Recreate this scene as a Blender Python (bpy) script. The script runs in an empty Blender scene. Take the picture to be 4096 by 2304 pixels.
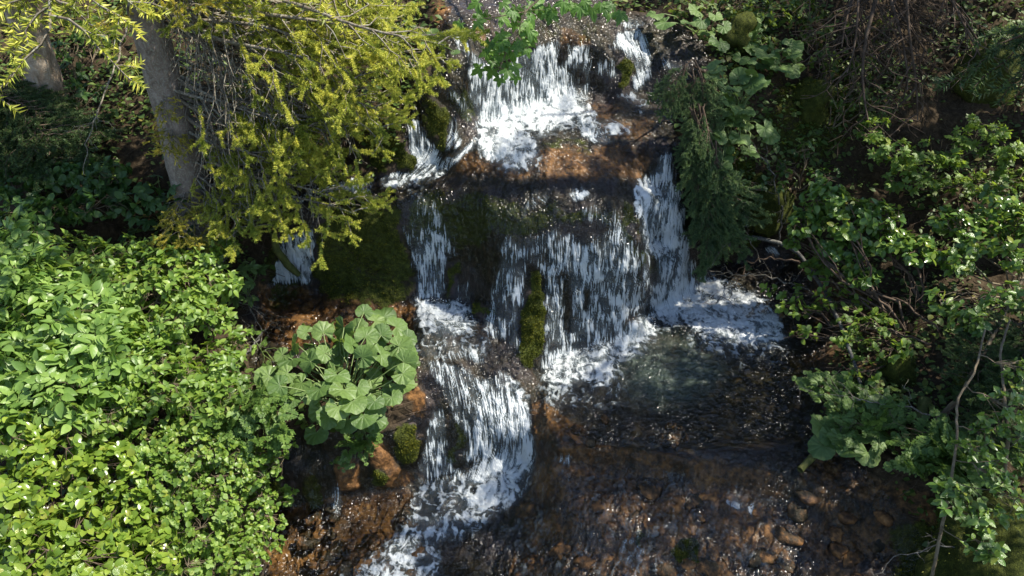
import bpy, math, random
import numpy as np
from mathutils import Vector, Matrix
SC = bpy.context.scene
R = math.radians
rng = np.random.default_rng(11)
random.seed(11)

# ------------------------------------------------------------------ camera
CAM_H, PITCH, FOC = 5.6, R(35.0), 803.7          # metres, down tilt, focal length in 1024-wide pixels
cd = bpy.data.cameras.new('camera'); cam = bpy.data.objects.new('camera', cd); SC.collection.objects.link(cam)
cam.location = (0, 0, CAM_H); cam.rotation_euler = (math.pi/2 - PITCH, 0, 0)
cd.sensor_width = 36.0; cd.lens = 36.0*FOC/1024.0; cd.clip_start = .05; cd.clip_end = 600
SC.camera = cam

# ------------------------------------------------------------------ sky and sun
SUN_EL, SUN_AZ = R(56), R(86)                     # the sun stands high over the right bank
w = bpy.data.worlds.new('World'); SC.world = w; w.use_nodes = True
nt = w.node_tree; nt.nodes.clear()
sky = nt.nodes.new('ShaderNodeTexSky'); sky.sky_type = 'NISHITA'; sky.sun_disc = False
sky.sun_elevation = SUN_EL; sky.sun_rotation = SUN_AZ; sky.altitude = 900
bg = nt.nodes.new('ShaderNodeBackground'); bg.inputs[1].default_value = 0.12
ow = nt.nodes.new('ShaderNodeOutputWorld')
nt.links.new(sky.outputs[0], bg.inputs[0]); nt.links.new(bg.outputs[0], ow.inputs[0])
SUN_DIR = Vector((math.sin(SUN_AZ)*math.cos(SUN_EL), math.cos(SUN_AZ)*math.cos(SUN_EL), math.sin(SUN_EL)))
sd = bpy.data.lights.new('sun', 'SUN'); sd.energy = 5.0; sd.angle = R(.53); sd.color = (1, .93, .8)
sun = bpy.data.objects.new('sun', sd); SC.collection.objects.link(sun); sun.location = (6, 12, 14)
sun.rotation_euler = SUN_DIR.to_track_quat('Z', 'Y').to_euler()
SC.view_settings.view_transform = 'Standard'; SC.view_settings.look = 'None'
SC.view_settings.exposure = 1.1; SC.view_settings.gamma = 1.0; SC.view_settings.use_curve_mapping = False
SC.render.engine = 'CYCLES'
cy = SC.cycles
cy.max_bounces = 8; cy.diffuse_bounces = 3; cy.glossy_bounces = 3; cy.transmission_bounces = 4; cy.transparent_max_bounces = 12
cy.caustics_reflective = False; cy.caustics_refractive = False; cy.sample_clamp_indirect = 4.0; cy.sample_clamp_direct = 7.0
cy.use_denoising = True
cy.use_adaptive_sampling = False

# ------------------------------------------------------------------ helpers
COL = SC.collection
def tag(o, label=None, cat=None, group=None, kind=None):
    if label: o['label'] = label
    if cat: o['category'] = cat
    if group: o['group'] = group
    if kind: o['kind'] = kind
    return o
def mesh_tri(name, V, F, mats, mi=None, smooth=True):
    V = np.asarray(V, np.float32); F = np.asarray(F, np.int32)
    me = bpy.data.meshes.new(name)
    me.vertices.add(len(V)); me.vertices.foreach_set('co', V.ravel())
    k = F.shape[1]
    me.loops.add(F.size); me.loops.foreach_set('vertex_index', F.ravel())
    me.polygons.add(len(F)); me.polygons.foreach_set('loop_start', np.arange(len(F), dtype=np.int32)*k)
    if smooth: me.polygons.foreach_set('use_smooth', np.ones(len(F), bool))
    for m in mats: me.materials.append(m)
    if mi is not None: me.polygons.foreach_set('material_index', np.asarray(mi, np.int32))
    me.update(calc_edges=True)
    return me
def link(name, me, parent=None):
    o = bpy.data.objects.new(name, me); COL.objects.link(o)
    if parent is not None: o.parent = parent
    return o
def empty(name, loc):
    o = bpy.data.objects.new(name, None); o.location = loc; o.empty_display_size = .1; COL.objects.link(o); return o
def fattr(me, name, vals):
    a = me.attributes.new(name, 'FLOAT', 'POINT'); a.data.foreach_set('value', np.asarray(vals, np.float32).ravel())

def ss(a, b, x):
    t = np.clip((x-a)/(b-a), 0, 1); return t*t*(3-2*t)
def _hash(ix, iy, iz, seed):
    h = (ix.astype(np.uint32)*np.uint32(374761393) + iy.astype(np.uint32)*np.uint32(668265263)
         + iz.astype(np.uint32)*np.uint32(2147483647) + np.uint32(seed*1013904223 & 0xffffffff))
    h = (h ^ (h >> np.uint32(13)))*np.uint32(1274126177); h = h ^ (h >> np.uint32(16))
    h = h*np.uint32(2246822519); h = h ^ (h >> np.uint32(15))
    return (h & np.uint32(0xffffff)).astype(np.float32)/np.float32(0xffffff)
def vnoise(P, seed=0):
    """value noise in [-1,1] at points P (...,3)"""
    P = np.asarray(P, np.float32); fl = np.floor(P); f = P-fl; I = fl.astype(np.int32)
    u = f*f*f*(f*(f*6-15)+10); out = 0
    for dx in (0, 1):
        wx = u[..., 0] if dx else 1-u[..., 0]
        for dy in (0, 1):
            wy = u[..., 1] if dy else 1-u[..., 1]
            for dz in (0, 1):
                wz = u[..., 2] if dz else 1-u[..., 2]
                out = out + wx*wy*wz*_hash(I[..., 0]+dx, I[..., 1]+dy, I[..., 2]+dz, seed)
    return out*2-1
def fbm(P, octs=4, seed=0, gain=.5):
    a, s, n = 1.0, 0.0, 0.0
    P = np.asarray(P, np.float32)
    for k in range(octs):
        s = s + a*vnoise(P, seed+17*k); n += a; P = P*2.03+1.7; a *= gain
    return s/n
def box_blur(A, r, axis):
    if r < 1: return A
    A = np.moveaxis(A, axis, 0); n = A.shape[0]
    pad = np.concatenate([np.repeat(A[:1], r+1, 0), A, np.repeat(A[-1:], r, 0)], 0)
    c = np.cumsum(pad, 0, dtype=np.float64); out = (c[2*r+1:2*r+1+n]-c[:n])/(2*r+1)
    return np.moveaxis(out, 0, axis).astype(np.float32)
def blur(A, sig):
    r = max(0, int(round(sig*.98)))
    for _ in range(3): A = box_blur(box_blur(A, r, 0), r, 1)
    return A

# view geometry: a photograph ray at (px,py) and the world point at distance-along-ground y on it
CP, SP = math.cos(PITCH), math.sin(PITCH)
def pt(px, py, y):
    v = (288.0-np.asarray(py, float))/FOC; u = (np.asarray(px, float)-512.0)/FOC
    d = CP+v*SP
    return np.stack([y*u/d, y+0*u, CAM_H+y*(-SP+v*CP)/d], -1)
def y_of_z(py, z):
    v = (288.0-py)/FOC; return (CAM_H-z)*(CP+v*SP)/(SP-v*CP)

# ------------------------------------------------------------------ lie of the land: levels read off at brinks, feet, pools and banks
ctrl = []
def Z(z, *pts):                                   # points on a level (a list is sampled as a line)
    for p in pts: ctrl.append((p[0], p[1], y_of_z(p[1], z if len(p) < 3 else p[2])))
def Yl(*pts):                                     # polyline with given distance
    for a, b in zip(pts[:-1], pts[1:]):
        n = max(1, int(math.hypot(b[0]-a[0], b[1]-a[1])/14))
        for k in range(n):
            t = k/n; ctrl.append(tuple(a[i]+(b[i]-a[i])*t for i in range(3)))
    ctrl.append(pts[-1])
def Zl(*pts):                                     # polyline with given level
    Yl(*[(p[0], p[1], float(y_of_z(p[1], p[2]))) for p in pts])
# main pool
for r_, x0, x1 in ((438, 560, 790), (410, 550, 800), (385, 560, 800), (360, 640, 800), (335, 680, 795), (312, 712, 790), (285, 735, 780)):
    Zl((x0, r_, 0), ((x0+x1)/2, r_, 0), (x1, r_, 0))
Zl((552, 383, 0), (570, 370, 0), (600, 358, 0), (625, 350, 0), (641, 336, 0))
Yl((546, 372, 6.62), (566, 358, 6.78), (600, 346, 6.88), (638, 326, 7.0))
Yl((505, 240, 6.98), (530, 236, 6.95), (580, 233, 6.97), (612, 232, 7.0), (636, 228, 7.08))
Yl((545, 290, 6.86), (590, 290, 6.9), (638, 280, 7.04))
Yl((490, 208, 7.14), (560, 204, 7.16), (610, 200, 7.2), (632, 200, 7.3))
Yl((470, 183, 7.42), (540, 178, 7.42), (600, 176, 7.48), (626, 176, 7.6))
Yl((480, 158, 7.7), (540, 152, 7.78), (600, 152, 7.9))
Yl((490, 240, 7.02), (500, 300, 6.84), (500, 340, 6.62))
Yl((536, 290, 6.84), (524, 350, 6.5), (533, 380, 6.3))
Yl((470, 205, 7.3), (472, 250, 7.2), (476, 296, 7.08))
# middle fall, basin and the lower cascade
Yl((410, 198, 7.43), (430, 198, 7.42), (452, 198, 7.4))
Yl((420, 250, 7.3), (448, 250, 7.28))
Zl((420, 302, .45), (440, 300, .45), (466, 300, .44))
Zl((420, 325, .41), (445, 325, .40), (478, 325, .38))
Zl((424, 348, .38), (445, 350, .36), (476, 350, .30))
Yl((424, 385, 6.1), (450, 385, 6.15), (490, 385, 6.2), (512, 390, 6.12))
Yl((424, 430, 5.86), (470, 430, 5.92), (500, 430, 5.86), (524, 425, 5.84))
Zl((424, 478, -.76), (455, 478, -.75), (480, 476, -.72), (505, 470, -.68), (525, 462, -.58))
Yl((535, 400, 6.05), (536, 425, 5.82))
Zl((545, 400, 0), (546, 430, -.02))
# right chute
Yl((652, 188, 7.8), (668, 182, 7.86), (690, 182, 7.95))
Yl((652, 240, 7.7), (675, 240, 7.78), (700, 240, 7.88))
Zl((648, 318, 0), (655, 306, .02), (680, 298, .02), (706, 288, .02))
Yl((645, 196, 7.45), (646, 240, 7.15), (645, 290, 7.08))
# left mossy wall, left fall, left stream
Yl((326, 206, 7.42), (365, 200, 7.42), (402, 197, 7.42))
Yl((330, 255, 7.3), (365, 255, 7.26), (400, 250, 7.3))
Zl((326, 304, .36), (345, 313, .36), (372, 316, .36), (408, 306, .38))
Yl((284, 210, 7.5), (300, 208, 7.46), (316, 206, 7.44))
Zl((282, 288, .38), (300, 290, .38), (318, 292, .37))
for r_, x0, x1 in ((305, 272, 320), (325, 260, 405), (342, 258, 412), (358, 260, 414)): Zl((x0, r_, .34), (x1, r_, .33))
Zl((262, 378, .30), (300, 398, .27), (345, 408, .25), (390, 392, .24), (414, 378, .28))
Yl((270, 440, 5.6), (310, 450, 5.55), (350, 450, 5.52), (395, 440, 5.65))
Yl((290, 472, 5.42), (340, 478, 5.4), (385, 465, 5.55))
Zl((268, 500, -.8), (300, 508, -.8), (345, 506, -.8), (385, 494, -.79), (416, 484, -.77))
# lower stream
Zl((270, 530, -.86), (350, 530, -.86), (430, 525, -.85), (495, 502, -.8))
Zl((290, 576, -.93), (400, 576, -.94), (480, 576, -.94), (520, 560, -.86))
Zl((290, 640, -1.05), (480, 640, -1.05))
Zl((540, 520, -.62), (530, 490, -.6), (552, 470, -.24), (558, 500, -.4))
# upper pool and upper falls
Z(1.93, (480, 150), (500, 150), (520, 145)); Z(1.95, (520, 130), (545, 130), (560, 140))
Zl((466, 138, 2.0), (490, 126, 2.0), (530, 113, 2.0), (565, 104, 2.0), (592, 98, 2.0))
Yl((458, 58, 8.3), (480, 52, 8.5), (505, 50, 8.65), (540, 48, 8.88), (580, 45, 9.18), (598, 45, 9.25))
Yl((450, 28, 8.6), (490, 25, 8.85), (530, 22, 9.1), (600, 20, 9.5))
Yl((440, 0, 9.1), (530, 0, 9.5), (620, 0, 9.9))
Yl((600, 150, 7.95), (640, 150, 7.98), (672, 152, 8.0))
Yl((600, 122, 8.35), (640, 122, 8.42), (672, 122, 8.5))
Yl((606, 98, 9.0), (622, 92, 8.95), (650, 98, 9.0))
Yl((606, 60, 9.2), (622, 52, 9.3), (640, 75, 9.15))
Yl((622, 35, 9.5), (645, 32, 9.55), (690, 66, 9.25), (664, 60, 9.3))
Yl((625, 18, 9.7), (660, 20, 9.75), (702, 40, 9.6))
# ledge stream on the left and its small falls
Z(0, (470, 150, 1.9), (440, 168, 1.7), (420, 174, 1.66), (400, 180, 1.62), (350, 192, 1.55), (315, 201, 1.48))
Yl((404, 116, 8.0), (425, 116, 7.98)); Yl((405, 165, 7.76), (440, 160, 7.85))
Yl((434, 85, 8.05), (448, 85, 8.1)); Yl((455, 148, 7.82), (468, 140, 7.9))
Yl((370, 136, 7.9), (400, 136, 7.86)); Yl((375, 174, 7.76), (398, 172, 7.74))
Yl((350, 150, 7.98), (350, 100, 8.4), (350, 50, 9.0), (350, 0, 9.8)); Yl((300, 180, 7.75), (310, 120, 8.2))
Yl((400, 60, 8.7), (420, 20, 8.9), (420, 0, 9.3))
# left bank
Yl((0, 0, 10.6), (100, 0, 10.5), (220, 0, 10.2)); Yl((0, 50, 9.7), (100, 60, 9.5), (220, 60, 9.2))
Yl((0, 100, 9.0), (100, 110, 8.8), (220, 110, 8.5)); Yl((0, 170, 8.1), (100, 180, 8.0), (200, 180, 7.9), (260, 190, 7.75))
Yl((0, 240, 7.4), (100, 245, 7.5), (200, 245, 7.55), (262, 250, 7.56))
Zl((0, 300, .6), (100, 300, .65), (200, 300, .6), (250, 300, .5)); Zl((0, 400, .2), (100, 400, .2), (200, 400, .22), (250, 400, .25))
Zl((0, 480, -.3), (100, 480, -.3), (200, 480, -.35), (250, 470, -.4)); Zl((0, 576, -.6), (140, 576, -.75), (250, 576, -.9))
Zl((0, 650, -.8), (200, 650, -1))
# rapids below the pool outlet
Zl((560, 448, -.04), (610, 446, -.03), (650, 450, -.04), (700, 460, -.05), (750, 466, -.05), (800, 480, -.06))
Zl((562, 462, -.2), (610, 464, -.22), (650, 470, -.22), (700, 482, -.22), (750, 490, -.22), (800, 502, -.2))
Zl((575, 520, -.42), (640, 520, -.38), (720, 520, -.34), (800, 530, -.34), (890, 545, -.33))
Zl((575, 576, -.64), (700, 576, -.56), (850, 576, -.46)); Zl((570, 650, -.85), (850, 650, -.65))
# right bank
Zl((806, 296, .04), (818, 340, .05), (814, 390, .05), (816, 430, .03), (860, 462, .03), (905, 505, -.05), (935, 545, -.15))
Zl((870, 335, .35), (950, 330, .55), (1024, 320, .65)); Zl((880, 400, .25), (950, 400, .35), (1024, 390, .45))
Zl((900, 445, .15), (960, 445, .25), (1024, 445, .32)); Zl((960, 500, .05), (1024, 510, .15)); Zl((960, 576, -.2), (1024, 576, -.1))
Zl((960, 640, -.4), (1024, 640, -.3))
Yl((795, 255, 8.5), (850, 255, 8.2), (930, 255, 7.9), (1024, 255, 7.7)); Yl((745, 205, 8.35), (820, 205, 8.6), (920, 205, 8.5), (1024, 205, 8.3))
Yl((735, 150, 8.45), (820, 150, 8.9), (920, 150, 8.9), (1024, 150, 8.8)); Yl((722, 100, 8.8), (820, 100, 9.25), (920, 100, 9.3), (1024, 100, 9.3))
Yl((715, 55, 9.4), (820, 50, 9.8), (920, 50, 9.9), (1024, 50, 9.9)); Yl((700, 0, 10.1), (820, 0, 10.5), (920, 0, 10.6), (1024, 0, 10.6))
Yl((718, 190, 8.2), (716, 230, 8.25)); Zl((722, 258, .06), (745, 262, .03), (778, 266, .03)); Yl((742, 214, 8.36), (758, 234, 8.48))
# beyond the frame
for px in (-700, -350, -120, 1150, 1400, 1750):
    far = abs(px-512)
    for py, y in ((-300, 19), (-150, 14), (0, 10.7), (100, 9.2), (200, 8.2), (288, 7.2), (400, 5.7), (576, 4.3), (760, 3.2), (950, 2.3)):
        ctrl.append((px, py, y))
for px in (100, 300, 512, 700, 900):
    for py, y in ((-300, 19), (-150, 14), (-60, 11.6), (760, 3.35), (950, 2.4)): ctrl.append((px, py, y))
ctrl = np.array(ctrl, float)
# thin-plate-like surface through the levels (kernel r with linear drift)
cx, cyy, cv = ctrl[:, 0]/100, ctrl[:, 1]/100, np.log(ctrl[:, 2])
n = len(ctrl); A = np.zeros((n+3, n+3))
A[:n, :n] = -np.hypot(cx[:, None]-cx, cyy[:, None]-cyy) - 0.012*np.eye(n)
A[:n, n] = A[n, :n] = 1; A[:n, n+1] = A[n+1, :n] = cx; A[:n, n+2] = A[n+2, :n] = cyy
sol = np.linalg.solve(A, np.concatenate([cv, [0, 0, 0]]))
def depth_raw(px, py):
    px = np.asarray(px, float); py = np.asarray(py, float); sh = px.shape; px = px.ravel()/100; py = py.ravel()/100
    out = np.empty(len(px)); S = 20000
    cx32, cy32, s32 = cx.astype(np.float32), cyy.astype(np.float32), sol[:n].astype(np.float32)
    for i in range(0, len(px), S):
        a, b = px[i:i+S].astype(np.float32), py[i:i+S].astype(np.float32)
        r = np.sqrt((a[:, None]-cx32)**2+(b[:, None]-cy32)**2)
        out[i:i+S] = -(r@s32)+sol[n]+sol[n+1]*a+sol[n+2]*b
    return np.exp(out).reshape(sh)

# survey grid (one node per ~1.2 cm on the ground): level plus the painted properties of the place
G0X, G0Y, GS = -60.0, -60.0, 0.8
GW, GH = int(1144/GS)+1, int(720/GS)+1
gx = G0X+GS*np.arange(GW); gy = G0Y+GS*np.arange(GH)
cgx, cgy = np.meshgrid(gx[::3], gy[::3])
Dc = depth_raw(cgx, cgy)
def resamp(Ac, px, py, step=GS*3):
    fx = np.clip((px-G0X)/step, 0, Ac.shape[1]-1.001); fy = np.clip((py-G0Y)/step, 0, Ac.shape[0]-1.001)
    ix = fx.astype(int); iy = fy.astype(int); fx = fx-ix; fy = fy-iy
    return (Ac[iy, ix]*(1-fx)*(1-fy)+Ac[iy, ix+1]*fx*(1-fy)+Ac[iy+1, ix]*(1-fx)*fy+Ac[iy+1, ix+1]*fx*fy)
GX, GY = np.meshgrid(gx, gy)
D = blur(resamp(Dc, GX, GY).astype(np.float32), 2.0)
def samp(A, px, py): return resamp(A, np.asarray(px, float), np.asarray(py, float), GS)
def at(px, py, k=0.0):
    """world point seen at (px,py); k = share of the sight line it stands nearer than the ground"""
    y = float(samp(D, px, py)) if -55 < px < 1080 and -55 < py < 655 else float(depth_raw(np.array([px]), np.array([py]))[0])
    return Vector(pt(px, py, y*(1-k)))

def poly_mask(poly):
    P = np.array(poly, float); m = np.zeros((GH, GW), bool)
    x0, x1 = np.searchsorted(gx, [P[:, 0].min(), P[:, 0].max()]); y0, y1 = np.searchsorted(gy, [P[:, 1].min(), P[:, 1].max()])
    if x1 <= x0 or y1 <= y0: return m
    X, Y = np.meshgrid(gx[x0:x1], gy[y0:y1]); ins = np.zeros(X.shape, bool)
    for (ax, ay), (bx, by) in zip(P, np.roll(P, -1, 0)):
        if ay == by: continue
        c = ((ay > Y) != (by > Y)) & (X < (bx-ax)*(Y-ay)/(by-ay)+ax); ins ^= c
    m[y0:y1, x0:x1] = ins
    return m
def frame(ox, oy, s): return lambda pts: [(ox+x*s, oy+y*s) for x, y in pts]
c2 = frame(325, 0, .17256); c5 = frame(250, 200, .13801); c6 = frame(550, 175, .15528)
b2 = frame(225, 350, .15597); b3 = frame(500, 375, .1387); c3 = frame(650, 0, .17256)
def field(polys, sig, base=0.0, mode='max'):
    """polys: (polygon, value[, blur]); later ones replace where mode is 'set'"""
    A = np.full((GH, GW), base, np.float32)
    for it in polys:
        s = it[2] if len(it) > 2 else sig
        m = blur(poly_mask(it[0]).astype(np.float32), s/GS)
        if it[1] < 0: A = A*(1-m)+(-it[1]-.001)*m if it[1] > -1 else A*(1-m)
        else: A = np.maximum(A, m*it[1])
    return A

GP = pt(GX, GY, D).astype(np.float32)              # survey points in the world
warp = fbm(GP*np.float32(5), 3, 3)*4; warp2 = fbm(GP*np.float32(5)+9, 3, 5)*4   # ragged outlines
def rag(A, amt=1.0): return samp(A, np.clip(GX+warp*amt, G0X, G0X+GS*(GW-2)), np.clip(GY+warp2*amt, G0Y, G0Y+GS*(GH-2))).astype(np.float32)

WATER = [(444, 10), (452, -30), (530, -40), (612, -30), (612, 14), (650, 14), (702, 38), (714, 72), (690, 80), (668, 88), (672, 120), (684, 150), (696, 200), (708, 255),
         (724, 268), (742, 262), (722, 205), (722, 182), (742, 208), (760, 228), (788, 250), (798, 270), (822, 300), (826, 400), (812, 440), (866, 468), (925, 540), (955, 600),
         (960, 660), (240, 660), (258, 560), (255, 510), (262, 470), (276, 440), (330, 432), (400, 428), (424, 404), (418, 362), (380, 365), (300, 380), (252, 378), (243, 330), (256, 290),
         (278, 278), (279, 204), (310, 188), (350, 181), (396, 172), (404, 150), (400, 110), (432, 72), (440, 30)]
DRY = [c5([(470, 160), (560, 90), (1020, 50), (1120, 200), (1180, 600), (1190, 690), (1000, 760), (700, 810), (540, 720), (465, 430)]),
       c5([(2010, 560), (2110, 560), (2145, 900), (2140, 1110), (2020, 1190), (1950, 1120), (1975, 850)]),
       c2([(230, 740), (450, 770), (520, 930), (500, 985), (280, 1010)]), c2([(590, 510), (700, 620), (700, 870), (650, 860), (560, 700)]),
       c5([(1425, 440), (1490, 430), (1490, 690), (1425, 710)]), c5([(1640, 740), (1720, 740), (1690, 880), (1640, 870)]),
       c2([(1690, 340), (1780, 360), (1780, 520), (1690, 530)]), c6([(1140, 240), (1230, 260), (1220, 330), (1060, 560), (1020, 540), (1080, 380)]),
       b2([(320, 830), (460, 840), (440, 990), (310, 990)]), b2([(930, 560), (1140, 740), (1060, 860), (960, 880), (920, 700)]),
       b2([(1110, 470), (1225, 470), (1225, 730), (1120, 700)]), b2([(870, 690), (700, 720), (720, 880), (840, 890)])]
wet = rag(blur(poly_mask(WATER).astype(np.float32), 2.5/GS), .8)
dry = np.zeros((GH, GW), np.float32)
for p in DRY: dry = np.maximum(dry, blur(poly_mask(p).astype(np.float32), 2.5/GS))
dry = rag(dry, 1.6)

FOAM_GLINTS = [
 (c2([(830, 300), (1000, 420), (1100, 310), (1180, 290), (1340, 250), (1350, 340), (1420, 400), (1440, 480), (1530, 590), (1480, 640), (1300, 640), (1180, 720), (1170, 760), (1050, 800), (870, 790), (870, 640), (820, 560), (840, 480), (810, 350)]), .68),
 (c2([(880, 560), (1440, 540), (1560, 640), (1430, 730), (1180, 770), (860, 800)]), .95, 5),
 (c2([(690, 170), (800, 190), (830, 280), (860, 380), (800, 340), (760, 250)]), .6),
 (c2([(1400, 260), (1530, 260), (1530, 560), (1450, 590), (1420, 400)]), .55),
 (c2([(850, 790), (1010, 720), (1180, 750), (1230, 870), (1240, 990), (1060, 1000), (960, 940), (870, 880)]), .92, 3),
 (c2([(1440, 600), (1520, 590), (1590, 700), (1680, 850), (1560, 830), (1480, 790)]), .78), (c2([(1560, 690), (1760, 720), (1780, 790), (1650, 800)]), .5),
 (c2([(1700, 180), (1830, 170), (1880, 300), (1900, 400), (1850, 480), (1800, 540), (1790, 400), (1720, 300), (1650, 270)]), .72),
 (c2([(1870, 180), (1950, 290), (2000, 360), (2080, 380), (2060, 410), (1980, 400), (1930, 290)]), .72), (c2([(1740, 100), (1860, 130), (1870, 180), (1700, 160)]), .45),
 (c2([(1690, 560), (1780, 540), (1880, 620), (1840, 670)]), .5), (c2([(1560, 350), (1680, 350), (1680, 470), (1560, 420)]), .38),
 (c2([(480, 700), (540, 700), (620, 830), (700, 930), (640, 970), (520, 990), (500, 900)]), .74), (c2([(670, 690), (740, 690), (790, 830), (720, 880)]), .5),
 (c2([(700, 480), (800, 560), (870, 660), (850, 760), (800, 700)]), .34),
 (c2([(310, 1020), (520, 960), (700, 930), (870, 800), (860, 870), (700, 1010), (560, 1080), (330, 1110)]), .62), (c2([(0, 1080), (140, 1050), (200, 950), (290, 1020), (290, 1110), (20, 1130), (-150, 1190), (-160, 1140)]), .7),
 (c2([(1790, 1040), (1900, 1010), (1950, 900), (2010, 880), (2010, 1050), (2080, 1200), (2090, 1449), (1860, 1449), (1800, 1200)]), .74),
 (c2([(1430, 1105), (1530, 1105), (1530, 1155), (1440, 1165)]), .6), (c2([(1150, 1120), (1340, 1090), (1300, 1190), (1160, 1200)]), .2), (c2([(1480, 1200), (1720, 1200), (1720, 1300), (1500, 1300)]), .2),
 (c2([(480, 1080), (560, 1090), (640, 1200), (720, 1449), (480, 1449)]), .3),
 (c5([(1130, 180), (1220, 200), (1330, 220), (1430, 160), (1460, 240), (1420, 500), (1440, 700), (1230, 720), (1190, 560), (1150, 330)]), .60, 5), (c5([(1160, 380), (1350, 240), (1380, 450), (1400, 720), (1230, 730)]), .74),
 (c5([(1490, 640), (1600, 560), (1590, 740), (1500, 740)]), .4),
 (c5([(1180, 720), (1560, 730), (1620, 860), (1650, 950), (1500, 1000), (1300, 980), (1210, 900)]), .9, 4), (c5([(1200, 950), (1650, 950), (1760, 1040), (1700, 1200), (1600, 1160), (1300, 1150), (1200, 1120)]), .42),
 (c5([(1850, 230), (2000, 330), (2000, 560), (1960, 800), (1950, 1120), (1830, 1000), (1770, 1040), (1680, 930), (1740, 700), (1780, 560)]), .52),
 (c5([(215, 250), (460, 230), (460, 500), (500, 560), (440, 610), (180, 620), (160, 540), (230, 470), (210, 340)]), .72), (c5([(200, 440), (460, 400), (480, 560), (400, 600), (200, 590)]), .95),
 (c5([(1880, 280), (2110, 240), (2355, 240), (2355, 600), (2150, 560), (2050, 480), (1900, 420)]), .42),
 (c6([(0, 420), (60, 370), (200, 450), (330, 440), (480, 300), (520, 420), (570, 560), (590, 860), (480, 980), (400, 1060), (200, 1100), (0, 1130), (-60, 1000), (-50, 700)]), .69, 6),
 (c6([(0, 1110), (200, 1090), (420, 1040), (600, 870), (650, 900), (720, 1030), (590, 1080), (590, 1160), (440, 1200), (420, 1330), (300, 1370), (200, 1330), (0, 1400), (-60, 1300)]), .86, 4),
 (c6([(-100, 1350), (100, 1330), (500, 1250), (480, 1449), (-80, 1560)]), .3, 6),
 (c6([(530, 60), (620, 20), (720, 0), (760, 0), (800, 120), (840, 200), (870, 400), (880, 520), (950, 560), (900, 640), (860, 800), (720, 800), (640, 700), (600, 760), (590, 560), (620, 400), (560, 260)]), .8),
 (c6([(610, 760), (720, 790), (920, 640), (1060, 660), (1200, 700), (1400, 830), (1500, 920), (1480, 1000), (1540, 1040), (1440, 1120), (1240, 1120), (1100, 1110), (980, 1040), (860, 960), (760, 1000), (640, 860)]), .92, 4),
 (c6([(900, 900), (1500, 900), (1520, 1150), (1250, 1230), (900, 1100)]), .42, 7),
 (c6([(1130, 80), (1180, 100), (1270, 240), (1300, 290), (1390, 300), (1420, 380), (1280, 350), (1210, 350), (1270, 290), (1210, 210)]), .85, 1.2), (c6([(1400, 455), (1470, 450), (1470, 505), (1400, 490)]), .85), (c6([(1080, 470), (1140, 460), (1130, 510), (1080, 510)]), .7),
 (b2([(1300, 60), (1500, 100), (1650, 200), (1800, 130), (1950, 300), (1960, 560), (1900, 600), (1800, 700), (1560, 730), (1540, 560), (1480, 400), (1400, 250), (1320, 150)]), .55), (b2([(1640, 260), (1900, 260), (1970, 560), (1800, 720), (1600, 700), (1560, 560)]), .70),
 (b2([(1310, 400), (1400, 380), (1420, 600), (1480, 800), (1300, 830), (1240, 760), (1290, 600)]), .6),
 (b2([(1240, 820), (1450, 830), (1600, 740), (1850, 700), (1980, 620), (1990, 760), (1900, 960), (1750, 1080), (1600, 1180), (1450, 1210), (1350, 1300), (1400, 1449), (1330, 1600), (700, 1600), (760, 1449), (960, 1350), (1060, 1250), (1150, 1100), (1220, 950)]), .6, 4), (b2([(1620, 740), (1960, 540), (1980, 720), (1880, 960), (1640, 1080), (1500, 1000)]), .9, 4),
 (b2([(690, 800), (740, 820), (750, 1000), (720, 1080), (670, 1050)]), .5), (b2([(630, 880), (700, 900), (700, 1010), (640, 1000)]), .3), (b2([(140, 920), (190, 930), (190, 1030), (130, 1020)]), .8),
 (b3([(1560, 870), (1700, 930), (1830, 930), (1830, 1000), (1700, 1000)]), .45, 1.5), (b3([(1860, 880), (1950, 880), (2100, 930), (1880, 930)]), .3, 1.5), (b3([(0, 700), (250, 560), (800, 640), (1500, 700), (2100, 900), (2100, 1500), (0, 1500)]), .09, 6), (b3([(520, 1150), (1150, 1150), (1300, 1449), (560, 1449)]), .16, 5), (b3([(260, 200), (600, 180), (640, 330), (300, 330)]), .14, 5), (c2([(700, 900), (1800, 880), (1750, 1250), (1100, 1300), (700, 1000)]), .05, 5),  # sparse white over rapids and rock top: foam streaks plus painted sun glints
 (b3([(400, 590), (600, 560), (640, 600), (420, 650)]), .3, 1.5),
]
GAPS = [c6([(615, 480), (690, 540), (710, 720), (640, 700)]), c6([(60, 600), (130, 640), (130, 1010), (90, 1010)]), c6([(210, 740), (260, 760), (260, 900), (220, 880)]),
        c2([(1430, 390), (1490, 420), (1500, 490), (1450, 500)]), b2([(1600, 870), (1640, 870), (1620, 940), (1570, 910)]), c5([(1420, 420), (1490, 430), (1490, 700), (1420, 700)])]
foam = field(FOAM_GLINTS, 2.0)  # also carries the white glint flecks painted over rapids and rock top
for p in GAPS: foam *= 1-.85*blur(poly_mask(p).astype(np.float32), 2/GS)
foam = rag(foam, 1.1); foam = np.where(foam > .3, np.clip(foam+.10*fbm(GP*np.float32(6), 3, 52), 0, .97), foam)
foam = np.where(wet > .4, foam, 0)*(1-.9*dry)

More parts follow.
